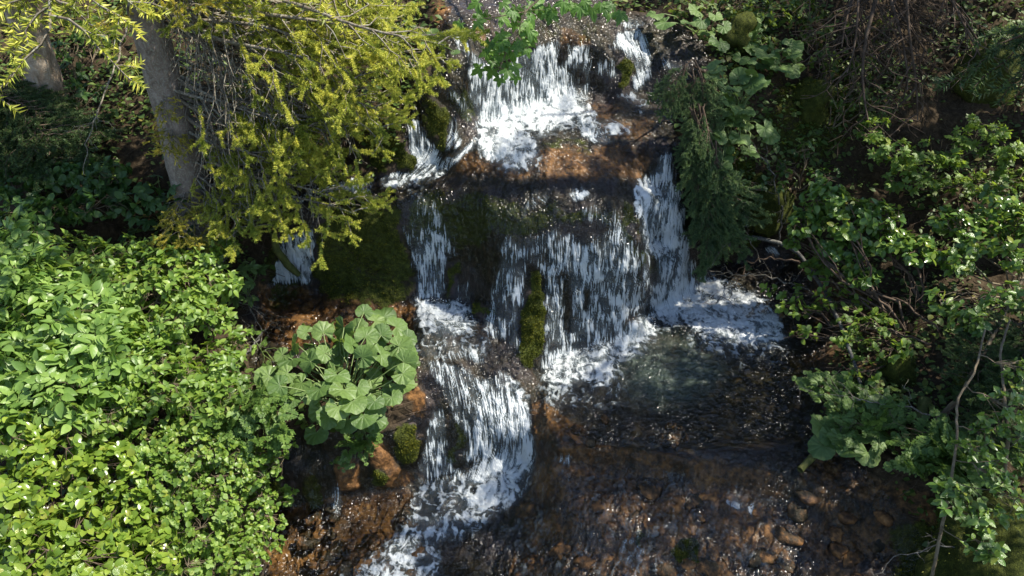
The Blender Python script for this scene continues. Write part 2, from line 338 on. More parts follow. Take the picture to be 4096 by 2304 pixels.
MOSS = [(DRY[0], .62), (DRY[1], 1, 1.5), (DRY[2], 1), (DRY[3], .95), (DRY[4], .95), (DRY[5], .9), (DRY[6], .95), (DRY[8], .95), (DRY[10], .85),
 (c2([(780, 470), (860, 560), (860, 690), (800, 620)]), .9), (c2([(700, 520), (840, 560), (830, 720), (760, 690)]), .6), (c6([(470, 190), (530, 200), (600, 600), (600, 780), (570, 620)]), .95, 1.5),
 (c6([(620, 480), (700, 540), (690, 720)]), .8), (c6([(1160, 20), (1290, 60), (1260, 190), (1180, 90)]), .95), (c6([(1290, 170), (1450, 220), (1430, 300), (1300, 285)]), .95),
 (b2([(500, 830), (650, 830), (640, 1010), (510, 1010)]), .7), (b2([(930, 730), (1050, 750), (1060, 810), (980, 880), (925, 830)]), 1), (b2([(1480, 420), (1530, 470), (1510, 720), (1440, 720)]), .95),
 (c2([(480, 1100), (1000, 1100), (1300, 1200), (1750, 1230), (1750, 1300), (1100, 1340), (900, 1449), (480, 1449)]), .62, 6), (c2([(1230, 770), (1500, 760), (1560, 880), (1230, 860)]), .5),
 (b3([(1250, 1180), (1420, 1190), (1420, 1330), (1260, 1330)]), 1, 1.2), (b3([(1010, 1170), (1080, 1190), (1060, 1250), (1010, 1240)]), .9, 1), (c2([(860, 40), (1600, 60), (1600, 240), (1100, 280), (860, 200)]), .4, 4),
 (c3([(480, 820), (580, 960), (580, 1160), (420, 960)]), .9), (c3([(560, 1150), (730, 1200), (700, 1280), (560, 1290)]), .9), (c3([(850, 580), (980, 600), (990, 720), (870, 700)]), .9), (c3([(430, 170), (570, 170), (570, 290), (430, 280)]), .95),
 (c3([(900, 400), (1400, 400), (1100, 1000), (600, 1000), (600, 500)]), .55, 12), (c3([(0, 0), (1100, 0), (1100, 200), (300, 120)]), .45, 8), ([(880, 520), (1080, 500), (1080, 640), (900, 640)], .7, 8), ([(300, 250), (300, 320), (270, 300), (260, 250)], .5)]
moss = rag(field(MOSS, 3.5), 3.6)
RUST = [(c2([(700, 880), (1300, 860), (1960, 830), (1850, 1040), (1300, 1060), (700, 990)]), .8, 4), (b2([(280, 1020), (760, 960), (1220, 880), (1220, 960), (1060, 1240), (800, 1449), (250, 1449)]), 1, 5),
 (b2([(690, 690), (870, 700), (850, 900), (710, 900)]), 1), (b2([(920, 560), (1010, 600), (1130, 740), (1240, 830), (1050, 890), (1040, 740), (930, 720)]), 1), (b2([(1180, 200), (1300, 300), (1290, 450), (1180, 400)]), .8),
 (c5([(60, 600), (500, 650), (1180, 730), (1180, 1000), (300, 1060), (60, 900)]), .7, 4), (b3([(200, 200), (600, 200), (900, 560), (1300, 500), (2100, 700), (2100, 1449), (0, 1449), (250, 700)]), .7, 6), (b3([(220, 180), (640, 200), (640, 340), (240, 420)]), 1, 3),
 (c2([(1350, 130), (1540, 200), (1520, 260), (1350, 260)]), .8), (c2([(850, 60), (1000, 60), (1000, 250), (850, 250)]), .4), (c2([(600, 0), (740, 20), (740, 170), (640, 170)]), .5), (c2([(1440, 640), (1560, 820), (1900, 840), (1900, 700), (1560, 560)]), .5), ([(790, 440), (960, 500), (960, 600), (800, 600)], .5, 8), ([(800, 270), (900, 300), (900, 420), (800, 400)], .35, 8)]
rust = rag(field(RUST, 2.5), 1.5)
POOL = [([(560, 372), (600, 362), (645, 345), (700, 325), (790, 330), (806, 400), (790, 436), (600, 438), (560, 425)], .3, 12), ([(690, 300), (720, 300), (780, 268), (800, 300), (810, 340), (700, 340)], .22, 6), ([(262, 318), (400, 345), (412, 360), (300, 372), (252, 370)], .09, 4),
        ([(250, 515), (420, 500), (500, 560), (500, 660), (240, 660)], .12, 6), (c2([(850, 800), (1180, 760), (1230, 880), (900, 860)]), .12)]
pool = field(POOL, 6)
rapid = field([(b3([(150, 400), (500, 380), (1400, 480), (2100, 650), (2300, 1600), (-200, 1600), (0, 800)]), 1, 8)], 8)
milk = field([(c6([(450, 1170), (700, 1050), (1050, 1150), (1150, 1300), (900, 1449), (500, 1449)]), 1, 10)], 8)   # aerated green water near the curtain

# flow: straight down the falls, by arrows in pools and rapids
fxv, fyv = (512-GX), (1436-GY); fl = np.hypot(fxv, fyv); fxv, fyv = fxv/fl, fyv/fl
ARR = [(560, 375, -.1, 1, 14), (600, 375, 0, 1, 14), (700, 325, .8, .6, 22), (750, 345, .9, .5, 22), (640, 400, -.2, 1, 30), (440, 330, .2, 1, 10), (460, 340, .7, .8, 10), (470, 380, .35, 1, 18), (500, 410, .2, 1, 18), (500, 480, -.5, .9, 18), (470, 520, -.6, .8, 24), (430, 560, -.7, .7, 24), (520, 350, -.1, 1, 10),
       (500, 145, .1, 1, 14), (540, 150, .3, 1, 14), (590, 135, .8, .7, 16), (420, 175, -.9, .4, 12), (370, 188, -1, .3, 12), (330, 197, -1, .35, 12), (455, 150, -.8, .7, 10), (640, 60, .5, .9, 14), (675, 60, .6, .8, 12), (650, 110, .8, .7, 14), (610, 150, .3, 1, 20),
       (750, 225, .6, .8, 10), (770, 240, .9, .4, 10), (290, 300, -.4, 1, 10), (330, 340, -.8, .3, 20), (620, 520, -.35, 1, 40), (750, 540, -.4, 1, 40), (830, 520, -.5, .9, 30), (350, 550, -.6, .8, 30)]
for ax, ay, dx, dy, rr in ARR:
    wgt = np.exp(-((GX-ax)**2+(GY-ay)**2)/(2*rr*rr)); dl = math.hypot(dx, dy)
    fxv += 3*wgt*dx/dl; fyv += 3*wgt*dy/dl
slope_z = np.gradient(GP[..., 2], axis=0); slope_y = np.gradient(GP[..., 1], axis=0)
steep = np.clip(np.abs(slope_z)/(np.hypot(slope_z, slope_y)+1e-6), 0, 1)      # 1 on a vertical face, 0 on the flat
flat = 1-ss(.35, .75, blur(steep, 3))
c1 = fbm(GP*np.float32(4.5), 3, 21); c1y, c1x = np.gradient(c1)
amp = (.35+3.2*flat)*GS*3
fxv += amp*c1y*4; fyv -= amp*c1x*4
fl = np.hypot(fxv, fyv)+1e-6; fxv = (fxv/fl).astype(np.float32); fyv = (fyv/fl).astype(np.float32)
def lic(noise, L):
    acc = noise.copy(); wsum = 1.0
    iy0, ix0 = np.mgrid[0:GH, 0:GW].astype(np.float32)
    for sgn in (1, -1):
        x, y = ix0.copy(), iy0.copy()
        for k in range(1, L+1):
            xi = np.clip(x+.5, 0, GW-1).astype(np.int32); yi = np.clip(y+.5, 0, GH-1).astype(np.int32)
            x = x+sgn*fxv[yi, xi]; y = y+sgn*fyv[yi, xi]
            xi = np.clip(x+.5, 0, GW-1).astype(np.int32); yi = np.clip(y+.5, 0, GH-1).astype(np.int32)
            wk = math.cos(k/(L+1)*math.pi/2); acc = acc+wk*noise[yi, xi]; wsum += wk
    return acc/wsum
def rank01(A):
    s = (A-A.mean())/A.std(); return 0.5*(1+np.tanh(.798*(s+.0447*s**3)))
nz1 = rng.standard_normal((GH, GW)).astype(np.float32); nz2 = blur(rng.standard_normal((GH, GW)).astype(np.float32), 1.5); nz4 = blur(rng.standard_normal((GH, GW)).astype(np.float32), 4)
st1 = rank01(lic(nz1, 8)); st2 = rank01(lic(nz2, 11)); st4 = rank01(lic(nz4, 26)); st3 = rank01(fbm(GP*np.float32(9), 4, 40))
wq_ = np.stack([warp, warp2, warp*0], -1)*np.float32(.035)
bil = 1-2*np.abs(fbm((GP+wq_)*np.float32(8), 4, 45, .6)); bil2 = fbm((GP+wq_)*np.float32(26), 3, 47)
boil = rank01(1.2*bil+.6*bil2+.32*(st1-.5)+.55*(st2-.5)+.3*(st4-.5))                # churned foam on level water
streak = rank01(1.0*(st1-.5)+.45*(st2-.5)+.45*(st3-.5)+.5*(st4-.5))     # strands on the falls
fz = np.clip(flat*1.15-.1, 0, 1); streak = (streak*(1-fz)+boil*fz).astype(np.float32)
# ------------------------------------------------------------------ materials
class NT:
    def __init__(s, name):
        s.m = bpy.data.materials.new(name); s.m.use_nodes = True; s.t = s.m.node_tree; s.t.nodes.clear()
        s.out = s.n('ShaderNodeOutputMaterial')
    def n(s, typ, ins=None, **kw):
        nd = s.t.nodes.new(typ)
        for k, v in kw.items(): setattr(nd, k, v)
        for k, v in (ins or {}).items(): s.set(nd.inputs[k], v)
        return nd
    def set(s, sock, v):
        if isinstance(v, bpy.types.NodeSocket): s.t.links.new(v, sock)
        elif isinstance(v, bpy.types.Node): s.t.links.new(v.outputs[0], sock)
        else:
            if sock.type == 'RGBA' and len(v) == 3: v = (*v, 1)
            sock.default_value = v
    def attr(s, name): return s.n('ShaderNodeAttribute', attribute_name=name).outputs['Fac']
    def coord(s, scale=(1, 1, 1), which='Object'):
        return s.n('ShaderNodeMapping', {0: s.n('ShaderNodeTexCoord').outputs[which], 3: scale}).outputs[0]
    def noise(s, co, scale, det=5, rough=.55, dist=0): return s.n('ShaderNodeTexNoise', {'Vector': co, 'Scale': scale, 'Detail': det, 'Roughness': rough, 'Distortion': dist}).outputs[0]
    def math(s, op, a, b=0.0, c=None, clamp=False):
        nd = s.n('ShaderNodeMath', operation=op, use_clamp=clamp); s.set(nd.inputs[0], a); s.set(nd.inputs[1], b)
        if c is not None: s.set(nd.inputs[2], c)
        return nd.outputs[0]
    def rng(s, v, a, b, c=0., d=1.): return s.n('ShaderNodeMapRange', {0: v, 1: a, 2: b, 3: c, 4: d}, interpolation_type='SMOOTHSTEP').outputs[0]
    def mix(s, f, a, b):
        nd = s.n('ShaderNodeMix', data_type='RGBA'); s.set(nd.inputs[0], f); s.set(nd.inputs[6], a); s.set(nd.inputs[7], b); return nd.outputs[2]
    def mixf(s, f, a, b):
        nd = s.n('ShaderNodeMix', data_type='FLOAT'); s.set(nd.inputs[0], f); s.set(nd.inputs[2], a); s.set(nd.inputs[3], b); return nd.outputs[0]
    def ramp(s, f, *stops):
        nd = s.n('ShaderNodeValToRGB'); s.set(nd.inputs[0], f); e = nd.color_ramp.elements
        while len(e) < len(stops): e.new(.5)
        for q, (p, c) in zip(e, stops): q.position = p; q.color = (*c, 1)
        return nd.outputs[0]
    def bump(s, h, strength, dist=.02, normal=None):
        nd = s.n('ShaderNodeBump', {'Height': h, 'Strength': strength, 'Distance': dist})
        if normal is not None: s.set(nd.inputs['Normal'], normal)
        return nd.outputs[0]
    def done(s, sh): s.set(s.out.inputs[0], sh); return s.m
    def pbr(s, col, rough=.6, normal=None, spec=.5, **kw):
        d = {'Base Color': col, 'Roughness': rough, 'Specular IOR Level': spec}; d.update(kw)
        if normal is not None: d['Normal'] = normal
        return s.n('ShaderNodeBsdfPrincipled', d).outputs[0]

def mat_ground():
    b = NT('wet_rock_moss_and_soil'); co = b.coord()
    n1 = b.noise(co, 3.2, 6, .6); n2 = b.noise(co, 22, 5, .65); n3 = b.noise(co, 95, 3, .6); n4 = b.noise(b.coord((1, 1, .35)), 14, 5, .6, 1.0)
    wetf = b.attr('wet'); moss_ = b.attr('moss'); rust_ = b.attr('rust')
    rock = b.ramp(n4, (.25, (.005, .006, .003)), (.5, (.017, .014, .007)), (.75, (.060, .038, .020)))
    ru = b.ramp(b.math('ADD', b.math('MULTIPLY', n1, .5), b.math('MULTIPLY', n2, .5)), (.33, (.012, .007, .004)), (.46, (.060, .030, .012)), (.58, (.19, .094, .034)), (.74, (.42, .25, .10)))
    soil = b.ramp(b.math('ADD', b.math('MULTIPLY', n2, .6), b.math('MULTIPLY', n3, .4)), (.3, (.014, .010, .006)), (.52, (.045, .032, .019)), (.72, (.10, .078, .048)))
    mo = b.ramp(b.math('ADD', b.math('MULTIPLY', n2, .5), b.math('MULTIPLY', n3, .5)), (.3, (.010, .013, .003)), (.5, (.036, .046, .007)), (.7, (.11, .12, .018)))
    rock = b.mix(b.rng(b.noise(co, 1.7, 2), .45, .62), rock, b.ramp(n2, (.3, (.016, .014, .016)), (.7, (.075, .058, .058))))
    base = b.mix(wetf, soil, rock)
    rf = b.rng(b.math('ADD', rust_, b.math('ADD', b.math('MULTIPLY_ADD', n1, 1.2, -.6), b.math('MULTIPLY_ADD', n2, .5, -.25))), .25, .75)
    base = b.mix(rf, base, ru)
    mf = b.rng(b.math('ADD', moss_, b.math('ADD', b.math('MULTIPLY_ADD', n2, .7, -.35), b.math('MULTIPLY_ADD', n1, .7, -.35))), .38, .62)
    base = b.mix(mf, base, mo)
    rough = b.mixf(mf, b.mixf(wetf, .95, b.rng(n2, .35, .65, .35, .6)), .85)
    h = b.math('ADD', b.math('MULTIPLY', n2, .7), b.math('MULTIPLY', n3, b.mixf(mf, .25, .6)))
    return b.done(b.pbr(base, rough, b.bump(h, .9, .03), b.mixf(wetf, .15, .22)))
M_GROUND = mat_ground()

def mat_water():
    b = NT('running_water'); co = b.coord((1, 1, .5))
    fo = b.attr('foam'); sk = b.attr('streak'); mk = b.attr('milk'); rp = b.attr('ripple')
    n1 = b.noise(co, 55, 4, .65, .6); n2 = b.noise(b.coord((1, 1.2, .8)), 15, 1.5, .5, .8); n3 = b.noise(b.coord((1, 1, .4)), 150, 2, .5)
    edge = b.math('ADD', sk, b.math('ADD', b.math('MULTIPLY_ADD', n1, .34, -.17), b.math('MULTIPLY_ADD', n3, .26, -.13)))
    thr = b.math('SUBTRACT', 1.0, fo)
    d = b.math('SUBTRACT', edge, thr)
    lv = b.attr('flat'); fm = b.rng(d, -.18, b.mixf(lv, .46, .62))
    veil = b.math('MULTIPLY', b.math('POWER', fo, 2.2), b.math('MULTIPLY_ADD', n1, .9, .08))
    fm = b.math('ADD', fm, b.math('MULTIPLY', veil, b.math('SUBTRACT', .75, b.math('MULTIPLY', fm, .75))), clamp=True)
    fm = b.math('MULTIPLY', fm, b.rng(fo, .02, .12))
    hgt = b.math('ADD', b.math('MULTIPLY', n2, b.mixf(rp, .75, 1.0)), b.math('MULTIPLY', sk, .22))
    nor = b.bump(hgt, 1.0, .055)
    fres = b.n('ShaderNodeFresnel', {'IOR': 1.33, 'Normal': b.bump(hgt, .4, .04)}).outputs[0]
    gl = b.n('ShaderNodeBsdfGlossy', {'Color': (1, 1, 1), 'Roughness': .15, 'Normal': nor}).outputs[0]
    tr = b.n('ShaderNodeBsdfTransparent', {'Color': b.mix(rp, (.88, .88, .84), (.62, .62, .50))}).outputs[0]
    haz = b.pbr((.06, .085, .065), .6, nor, .2)
    tr2 = b.n('ShaderNodeMixShader', {0: b.math('MULTIPLY', mk, .6), 1: tr, 2: haz}).outputs[0]
    clear = b.n('ShaderNodeMixShader', {0: b.math('MULTIPLY', fres, b.mixf(b.attr('level'), .85, 1.45), clamp=True), 1: tr2, 2: gl}).outputs[0]
    fcol = b.mix(b.rng(b.math('ADD', d, b.math('MULTIPLY_ADD', n3, .3, -.15)), -.05, .5), (.30, .37, .41), (.66, .70, .72))
    fnor = b.bump(b.math('ADD', n1, b.math('ADD', b.math('MULTIPLY', sk, .9), b.math('MULTIPLY', n3, .2))), .5, .03)
    foam_s = b.pbr(fcol, .32, fnor, .5)
    ft = b.n('ShaderNodeMixShader', {0: .22, 1: foam_s, 2: b.n('ShaderNodeBsdfTranslucent', {'Color': (.8, .86, .9)}).outputs[0]}).outputs[0]
    return b.done(b.n('ShaderNodeMixShader', {0: b.math('MULTIPLY', fm, .95), 1: clear, 2: ft}).outputs[0])
M_WATER = mat_water()

lev = flat*np.clip(pool*4+rapid, 0, 1)             # where the water lies level instead of clinging to the rock
# ------------------------------------------------------------------ ground: one sheet from the near bank up over the hillside
def normals(P):
    du = np.gradient(P, axis=1); dv = np.gradient(P, axis=0); nrm = np.cross(dv, du)
    nrm /= (np.linalg.norm(nrm, axis=-1, keepdims=True)+1e-9)
    return nrm
def quads(H, W):
    i = np.arange(H*W).reshape(H, W); return np.stack([i[:-1, :-1], i[1:, :-1], i[1:, 1:], i[:-1, 1:]], -1).reshape(-1, 4)
px = np.concatenate([np.arange(-700, G0X-2, 12), gx[::2], np.arange(gx[-1]+10, 1760, 12)])
py = np.concatenate([np.arange(-300, G0Y-2, 10), gy[::2], np.arange(gy[-1]+8, 960, 12)])
TX, TY = np.meshgrid(px, py)
inside = (TX >= gx[0]) & (TX <= gx[-1]) & (TY >= gy[0]) & (TY <= gy[-1])
TD = samp(D, TX, TY)
TD = np.where(inside, TD, 0); TD[~inside] = depth_raw(TX[~inside], TY[~inside])
TP = pt(TX, TY, TD); TN = normals(TP)
s_ = lambda A: np.where(inside, samp(A, TX, TY), 0).astype(np.float32)
t_wet, t_dry, t_moss, t_rust, t_pool, t_flat, t_foam = map(s_, (wet, dry, moss, rust, pool, flat, foam))
film = t_wet*(1-t_dry)
P32 = TP.astype(np.float32)
lump = fbm(P32*np.float32(3.2), 4, 61); fine = fbm(P32*np.float32(11), 4, 67); rib = fbm(P32*np.float32([9, 9, 2.5]), 4, 71)
cob = fbm(P32*np.float32(6), 3, 77)
bank = 1-t_wet
t_lev = s_(lev)
off = bank*(.10*lump+.035*fine) + t_wet*((.034*lump+.026*rib)*(1-.9*t_lev)+.006*fine) - film*(.010+t_pool)
off += film*t_flat*(1-np.clip(t_pool*4, 0, 1))*((.075*cob - .02)*t_lev + .012*fine)
off += t_dry*(.03+.03*fine) + np.where(t_moss > .5, .02*np.abs(fine), 0) - film*ss(.3, .6, t_foam)*.025
off = np.where(inside, off, .12*lump)
TP = TP+TN*off[..., None]
me = mesh_tri('ground', TP.reshape(-1, 3), quads(*TX.shape), [M_GROUND])
for nme, arr in (('wet', np.clip(t_wet+.0, 0, 1)), ('moss', t_moss), ('rust', t_rust)): fattr(me, nme, arr)
ground = tag(link('ground', me), 'wet brown rock steps and dark earth banks under the falling water', None, None, 'structure')

# ------------------------------------------------------------------ water: pools, stream and each fall
WN = normals(GP.astype(np.float64))
wl1 = fbm(GP*np.float32(7), 4, 81); wl2 = fbm(GP*np.float32(20), 3, 83)
ripple = np.clip(pool*4, 0, 1)
fo_h = ss(.25, .75, foam)
thick = .006 + .008*foam*(streak-.3) + fo_h*flat*(.035*np.abs(wl1)+.02*wl2) + (1-fo_h)*flat*(.014*wl1+.009*wl2+.010*(st4-.5)*2+.006*(st2-.5)*2) + fo_h*(1-flat)*(.008*st2+.012*wl1)
thick += wet*(.034*fbm(GP*np.float32(3.2), 4, 61)+.026*fbm(GP*np.float32([9, 9, 2.5]), 4, 71))*(1-.9*lev)
WP = GP+WN*thick[..., None]
wq = quads(GH, GW)
ok = (wet > .3) & (dry < .7)
okf = ok.ravel()[wq].all(1)
REG = [('waterfall', 'broad white upper waterfall pouring behind the hanging maple leaves', c2([(690, 150), (1400, 200), (1400, 420), (1560, 600), (1440, 700), (1160, 780), (860, 800), (820, 560)])),
       ('waterfall', 'narrow white strand of water just right of the upper waterfall', c2([(1400, 200), (1560, 240), (1560, 600), (1440, 560)])),
       ('waterfall', 'white water tumbling down the stones at the top right above the drooping spruce', c2([(1640, 60), (2140, 150), (2140, 430), (1820, 560), (1740, 400)])),
       ('waterfall', 'short white fall beside the mossy block behind the spruce twigs', c2([(460, 660), (640, 660), (720, 940), (500, 1000)])),
       ('waterfall', 'thin grey trickle between two mossy rock ribs left of the upper waterfall', c2([(640, 400), (880, 600), (860, 820), (700, 900), (640, 660)])),
       ('waterfall', 'left waterfall dropping in shade behind the yellow spruce tips', c5([(190, 0), (470, 0), (500, 420), (190, 420)])),
       ('waterfall', 'middle waterfall of white strands beside the dark mossy wall', c5([(1100, -60), (1480, -60), (1490, 740), (1190, 740)])),
       ('waterfall', 'wide sunlit curtain waterfall spread over the rock face above the pool', c6([(-330, 200), (480, 250), (600, 500), (600, 900), (420, 1060), (-70, 1140), (-330, 900)])),
       ('waterfall', 'right waterfall chute of dense white water next to the drooping spruce bough', c6([(520, 0), (800, -40), (960, 560), (900, 680), (640, 760), (595, 700)])),
       ('waterfall', 'small white runnel at the foot of the right bank', c6([(1100, 40), (1450, 260), (1480, 520), (1060, 540), (1180, 340)])),
       ('waterfall', 'lower cascade sliding over mossy steps below the round foaming basin', c5([(1170, 960), (1960, 960), (2060, 1250), (2060, 2010), (1150, 2050)])),
       ('waterfall', 'thin dripping fall under the butterbur clump', b2([(560, 650), (860, 650), (860, 1000), (560, 1000)])),
       ('pool', 'dark clear pool below the curtain with foam along its edge', [(540, 340), (645, 300), (700, 270), (830, 250), (835, 445), (700, 452), (540, 440)])]
fcx = GX.ravel()[wq].mean(1); fcy = GY.ravel()[wq].mean(1)
regid = np.full(len(wq), -1)
gi = (np.clip(np.round((fcy-G0Y)/GS), 0, GH-1).astype(int), np.clip(np.round((fcx-G0X)/GS), 0, GW-1).astype(int))
for k, (_, _, poly) in enumerate(REG):
    m = poly_mask(poly)[gi] & (regid < 0); regid[m] = k
WPf = WP.reshape(-1, 3)
def water_obj(name, label, sel):
    q = wq[sel]; used, inv = np.unique(q, return_inverse=True)
    me = mesh_tri(name, WPf[used], inv.reshape(-1, 4), [M_WATER])
    for nme, arr in (('foam', foam), ('streak', streak), ('milk', milk), ('ripple', ripple), ('flat', fz), ('level', lev)): fattr(me, nme, arr.ravel()[used])
    return tag(link(name, me), label, None, None, 'structure')
for k, (nme, lab, _) in enumerate(REG): water_obj(nme, lab, okf & (regid == k))
water_obj('stream', 'shallow stream water running over brown stones between the falls', okf & (regid == -1))
# spray: loose drops thrown up at the feet of the falls
drop_V = np.array([[1, 0, 0], [-1, 0, 0], [0, 1, 0], [0, -1, 0], [0, 0, 1.6], [0, 0, -1.2]], float)
drop_F = np.array([[0, 2, 4], [2, 1, 4], [1, 3, 4], [3, 0, 4], [2, 0, 5], [1, 2, 5], [3, 1, 5], [0, 3, 5]])
prob = (ss(.6, .9, foam)*ss(.35, .8, flat)*(wet > .5)).ravel(); prob /= prob.sum()
pick = rng.choice(len(prob), 5200, p=prob)
pos = WPf[pick]+WN.reshape(-1, 3)[pick]*(rng.random((5200, 1))**2*.10+.005)+rng.normal(0, .01, (5200, 3))
siz = (.0018+.0035*rng.random((5200, 1, 1))**2)
b = NT('spray_drops'); M_DROP = b.done(b.pbr((.86, .90, .92), .25, None, .6))
me = mesh_tri('spray', (pos[:, None]+drop_V[None]*siz).reshape(-1, 3), (drop_F[None]+6*np.arange(5200)[:, None, None]).reshape(-1, 3), [M_DROP])
tag(link('spray', me), 'white drops splashing up at the feet of the falls', None, None, 'stuff')

# moss cushions: short upright blades on the mossy stone
b = NT('moss_blades'); co = b.coord()
mcol = b.ramp(b.math('ADD', b.math('MULTIPLY', b.noise(co, 6, 4), .7), b.math('MULTIPLY', b.n('ShaderNodeNewGeometry').outputs['Random Per Island'], .35)), (.3, (.022, .034, .003)), (.52, (.08, .10, .009)), (.75, (.21, .20, .022)))
M_MOSS = b.done(b.n('ShaderNodeMixShader', {0: .25, 1: b.pbr(mcol, .7, None, .3), 2: b.n('ShaderNodeBsdfTranslucent', {'Color': mcol}).outputs[0]}).outputs[0])
def blades(p0, nn, hs=1.0):
    NM = len(p0); updir = nn*.8+np.array([0, 0, .25])+rng.normal(0, .35, (NM, 3)); updir /= np.linalg.norm(updir, axis=1, keepdims=True)
    side = np.cross(updir, rng.normal(0, 1, (NM, 3))); side /= np.linalg.norm(side, axis=1, keepdims=True)
    hh = hs*(.008+.014*rng.random((NM, 1))); ww = .0035+.003*rng.random((NM, 1))
    return np.stack([p0-side*ww-nn*.004, p0+side*ww-nn*.004, p0+updir*hh], 1).reshape(-1, 3), np.arange(NM*3).reshape(-1, 3)
pm = (np.clip(t_moss+.25*lump+.3*fine-.45, 0, 1)*inside*(film*(1-t_flat) < .8)).ravel(); 
area = np.linalg.norm(np.cross(np.gradient(TP, axis=0), np.gradient(TP, axis=1)), axis=-1).ravel(); area = np.clip(area, 0, .002)
pm = pm*area; pm /= pm.sum(); NM = 60000
pick = rng.choice(len(pm), NM, p=pm); p0 = TP.reshape(-1, 3)[pick]+rng.normal(0, .006, (NM, 3)); nn = TN.reshape(-1, 3)[pick]
V, F = blades(p0, nn)
me = mesh_tri('moss', V, F, [M_MOSS], smooth=False)
tag(link('moss', me), 'green moss cushions growing over the wet rock walls', None, None, 'stuff')
# ------------------------------------------------------------------ plant materials
def mat_leaf(name, dark, mid, light, trans=.38, rough=.38, yellow=None, veins=0):
    b = NT(name)
    r = b.math('FRACT', b.math('ADD', b.n('ShaderNodeObjectInfo').outputs['Random'], b.n('ShaderNodeNewGeometry').outputs['Random Per Island']))
    col = b.ramp(r, (.0, dark), (.5, mid), (.93, light), *(((1.0, yellow),) if yellow else ()))
    n = b.noise(b.coord(which='Generated'), 7, 3)
    col = b.mix(b.math('MULTIPLY', b.rng(n, .35, .7), .30), col, tuple(c*.55 for c in mid))
    hh_ = n
    if veins:
        sx = b.n('ShaderNodeSeparateXYZ', {0: b.n('ShaderNodeTexCoord').outputs['Object']}); ang = b.math('ARCTAN2', sx.outputs[0], sx.outputs[1])
        n5 = b.noise(b.coord(which='Object'), 9, 4, .6, .5); vn = b.math('ABSOLUTE', b.math('SINE', b.math('ADD', b.math('MULTIPLY', ang, 5.5), b.math('MULTIPLY', n5, 1.2))))
        line = b.rng(vn, .0, .30, 1, 0); col = b.mix(b.math('MULTIPLY', line, .28), col, tuple(min(1, c_*1.25) for c_ in light)); col = b.mix(b.math('MULTIPLY', b.rng(n5, .4, .65), .3), col, tuple(c_*.85 for c_ in dark))
        spot = b.rng(b.noise(b.coord(which='Object'), 6, 3, .7), .64, .70); col = b.mix(b.math('MULTIPLY', spot, .55), col, (.10, .085, .03))
        hh_ = b.math('ADD', b.math('MULTIPLY', n5, 1.0), b.math('MULTIPLY', vn, .8))
    nor = b.bump(hh_, .35 if veins else .25, .03 if veins else .02)
    tcol = b.mix(.45, col, (light[0]*1.9, light[1]*1.75, light[2]*.7))
    p = b.pbr(col, rough, nor, .5)
    t = b.n('ShaderNodeBsdfTranslucent', {'Color': tcol}).outputs[0]
    return b.done(b.n('ShaderNodeMixShader', {0: trans, 1: p, 2: t}).outputs[0])
L_BUSH = mat_leaf('bush_leaf', (0.083, 0.155, 0.027), (0.151, 0.257, 0.041), (0.257, 0.365, 0.068), .42, .42, (.24, .28, .05))
L_GLOSS = mat_leaf('glossy_leaf', (0.089, 0.162, 0.024), (0.163, 0.257, 0.035), (0.267, 0.351, 0.054), .38, .24, (.26, .28, .05))
L_ELDER = mat_leaf('elder_leaf', (0.099, 0.189, 0.041), (0.170, 0.284, 0.061), (0.255, 0.378, 0.095), .40, .40)
L_WILLOW = mat_leaf('willow_leaf', (0.066, 0.132, 0.029), (0.112, 0.204, 0.041), (0.185, 0.276, 0.060), .36, .24, (.28, .30, .05))
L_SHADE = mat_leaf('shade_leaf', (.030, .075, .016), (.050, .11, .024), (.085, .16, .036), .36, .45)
L_MAPLE = mat_leaf('maple_leaf', (0.072, 0.169, 0.029), (0.111, 0.234, 0.039), (0.169, 0.312, 0.058), .46, .45)
L_BUTTER = mat_leaf('butterbur_leaf', (.065, .125, .030), (.105, .185, .045), (.16, .245, .065), .36, .5, None, 1)
L_FERN = mat_leaf('cow_parsley_leaf', (.06, .125, .022), (.10, .18, .034), (.16, .25, .05), .38, .5)
L_COVER = mat_leaf('ground_cover_leaf', (.045, .085, .014), (.075, .13, .022), (.14, .20, .04), .32, .55, (.20, .16, .03))
def mat_needle(name, a, b_, c):
    b = NT(name); n = b.noise(b.coord(), 6, 3)
    r = b.math('ADD', b.math('MULTIPLY', n, .7), b.math('MULTIPLY', b.n('ShaderNodeNewGeometry').outputs['Random Per Island'], .3))
    col = b.ramp(r, (.3, a), (.5, b_), (.68, c))
    return b.done(b.n('ShaderNodeMixShader', {0: .42, 1: b.pbr(col, .5, None, .4), 2: b.n('ShaderNodeBsdfTranslucent', {'Color': col}).outputs[0]}).outputs[0])
N_YOUNG = mat_needle('fresh_spruce_needles', (.16, .22, .035), (.42, .46, .065), (.80, .74, .15))
N_GOLD = mat_needle('golden_spruce_needles', (.20, .22, .03), (.48, .44, .06), (.80, .66, .14))
N_BLUE = mat_needle('bluish_spruce_needles', (.055, .10, .042), (.10, .165, .068), (.20, .28, .09))
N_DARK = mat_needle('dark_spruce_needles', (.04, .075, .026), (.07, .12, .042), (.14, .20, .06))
def mat_bark(name, a, b_, c, sc=14, lich=0):
    b = NT(name); co = b.coord((1, 1, .45)); n = b.noise(co, sc, 6, .65, .6); n2 = b.noise(b.coord(), 60, 3)
    col = b.ramp(n, (.3, a), (.5, b_), (.7, c))
    if lich: col = b.mix(b.math('MULTIPLY', b.rng(n2, .5, .62), lich), col, (.34, .36, .30))
    return b.done(b.pbr(col, .85, b.bump(b.math('ADD', n, b.math('MULTIPLY', n2, .4)), .9, .02), .3))
B_SPRUCE = mat_bark('spruce_bark', (.10, .075, .06), (.19, .15, .125), (.28, .23, .20), 16, .35)
B_TWIG = mat_bark('lichen_twig', (.07, .055, .04), (.15, .125, .095), (.26, .23, .18), 18, .5)
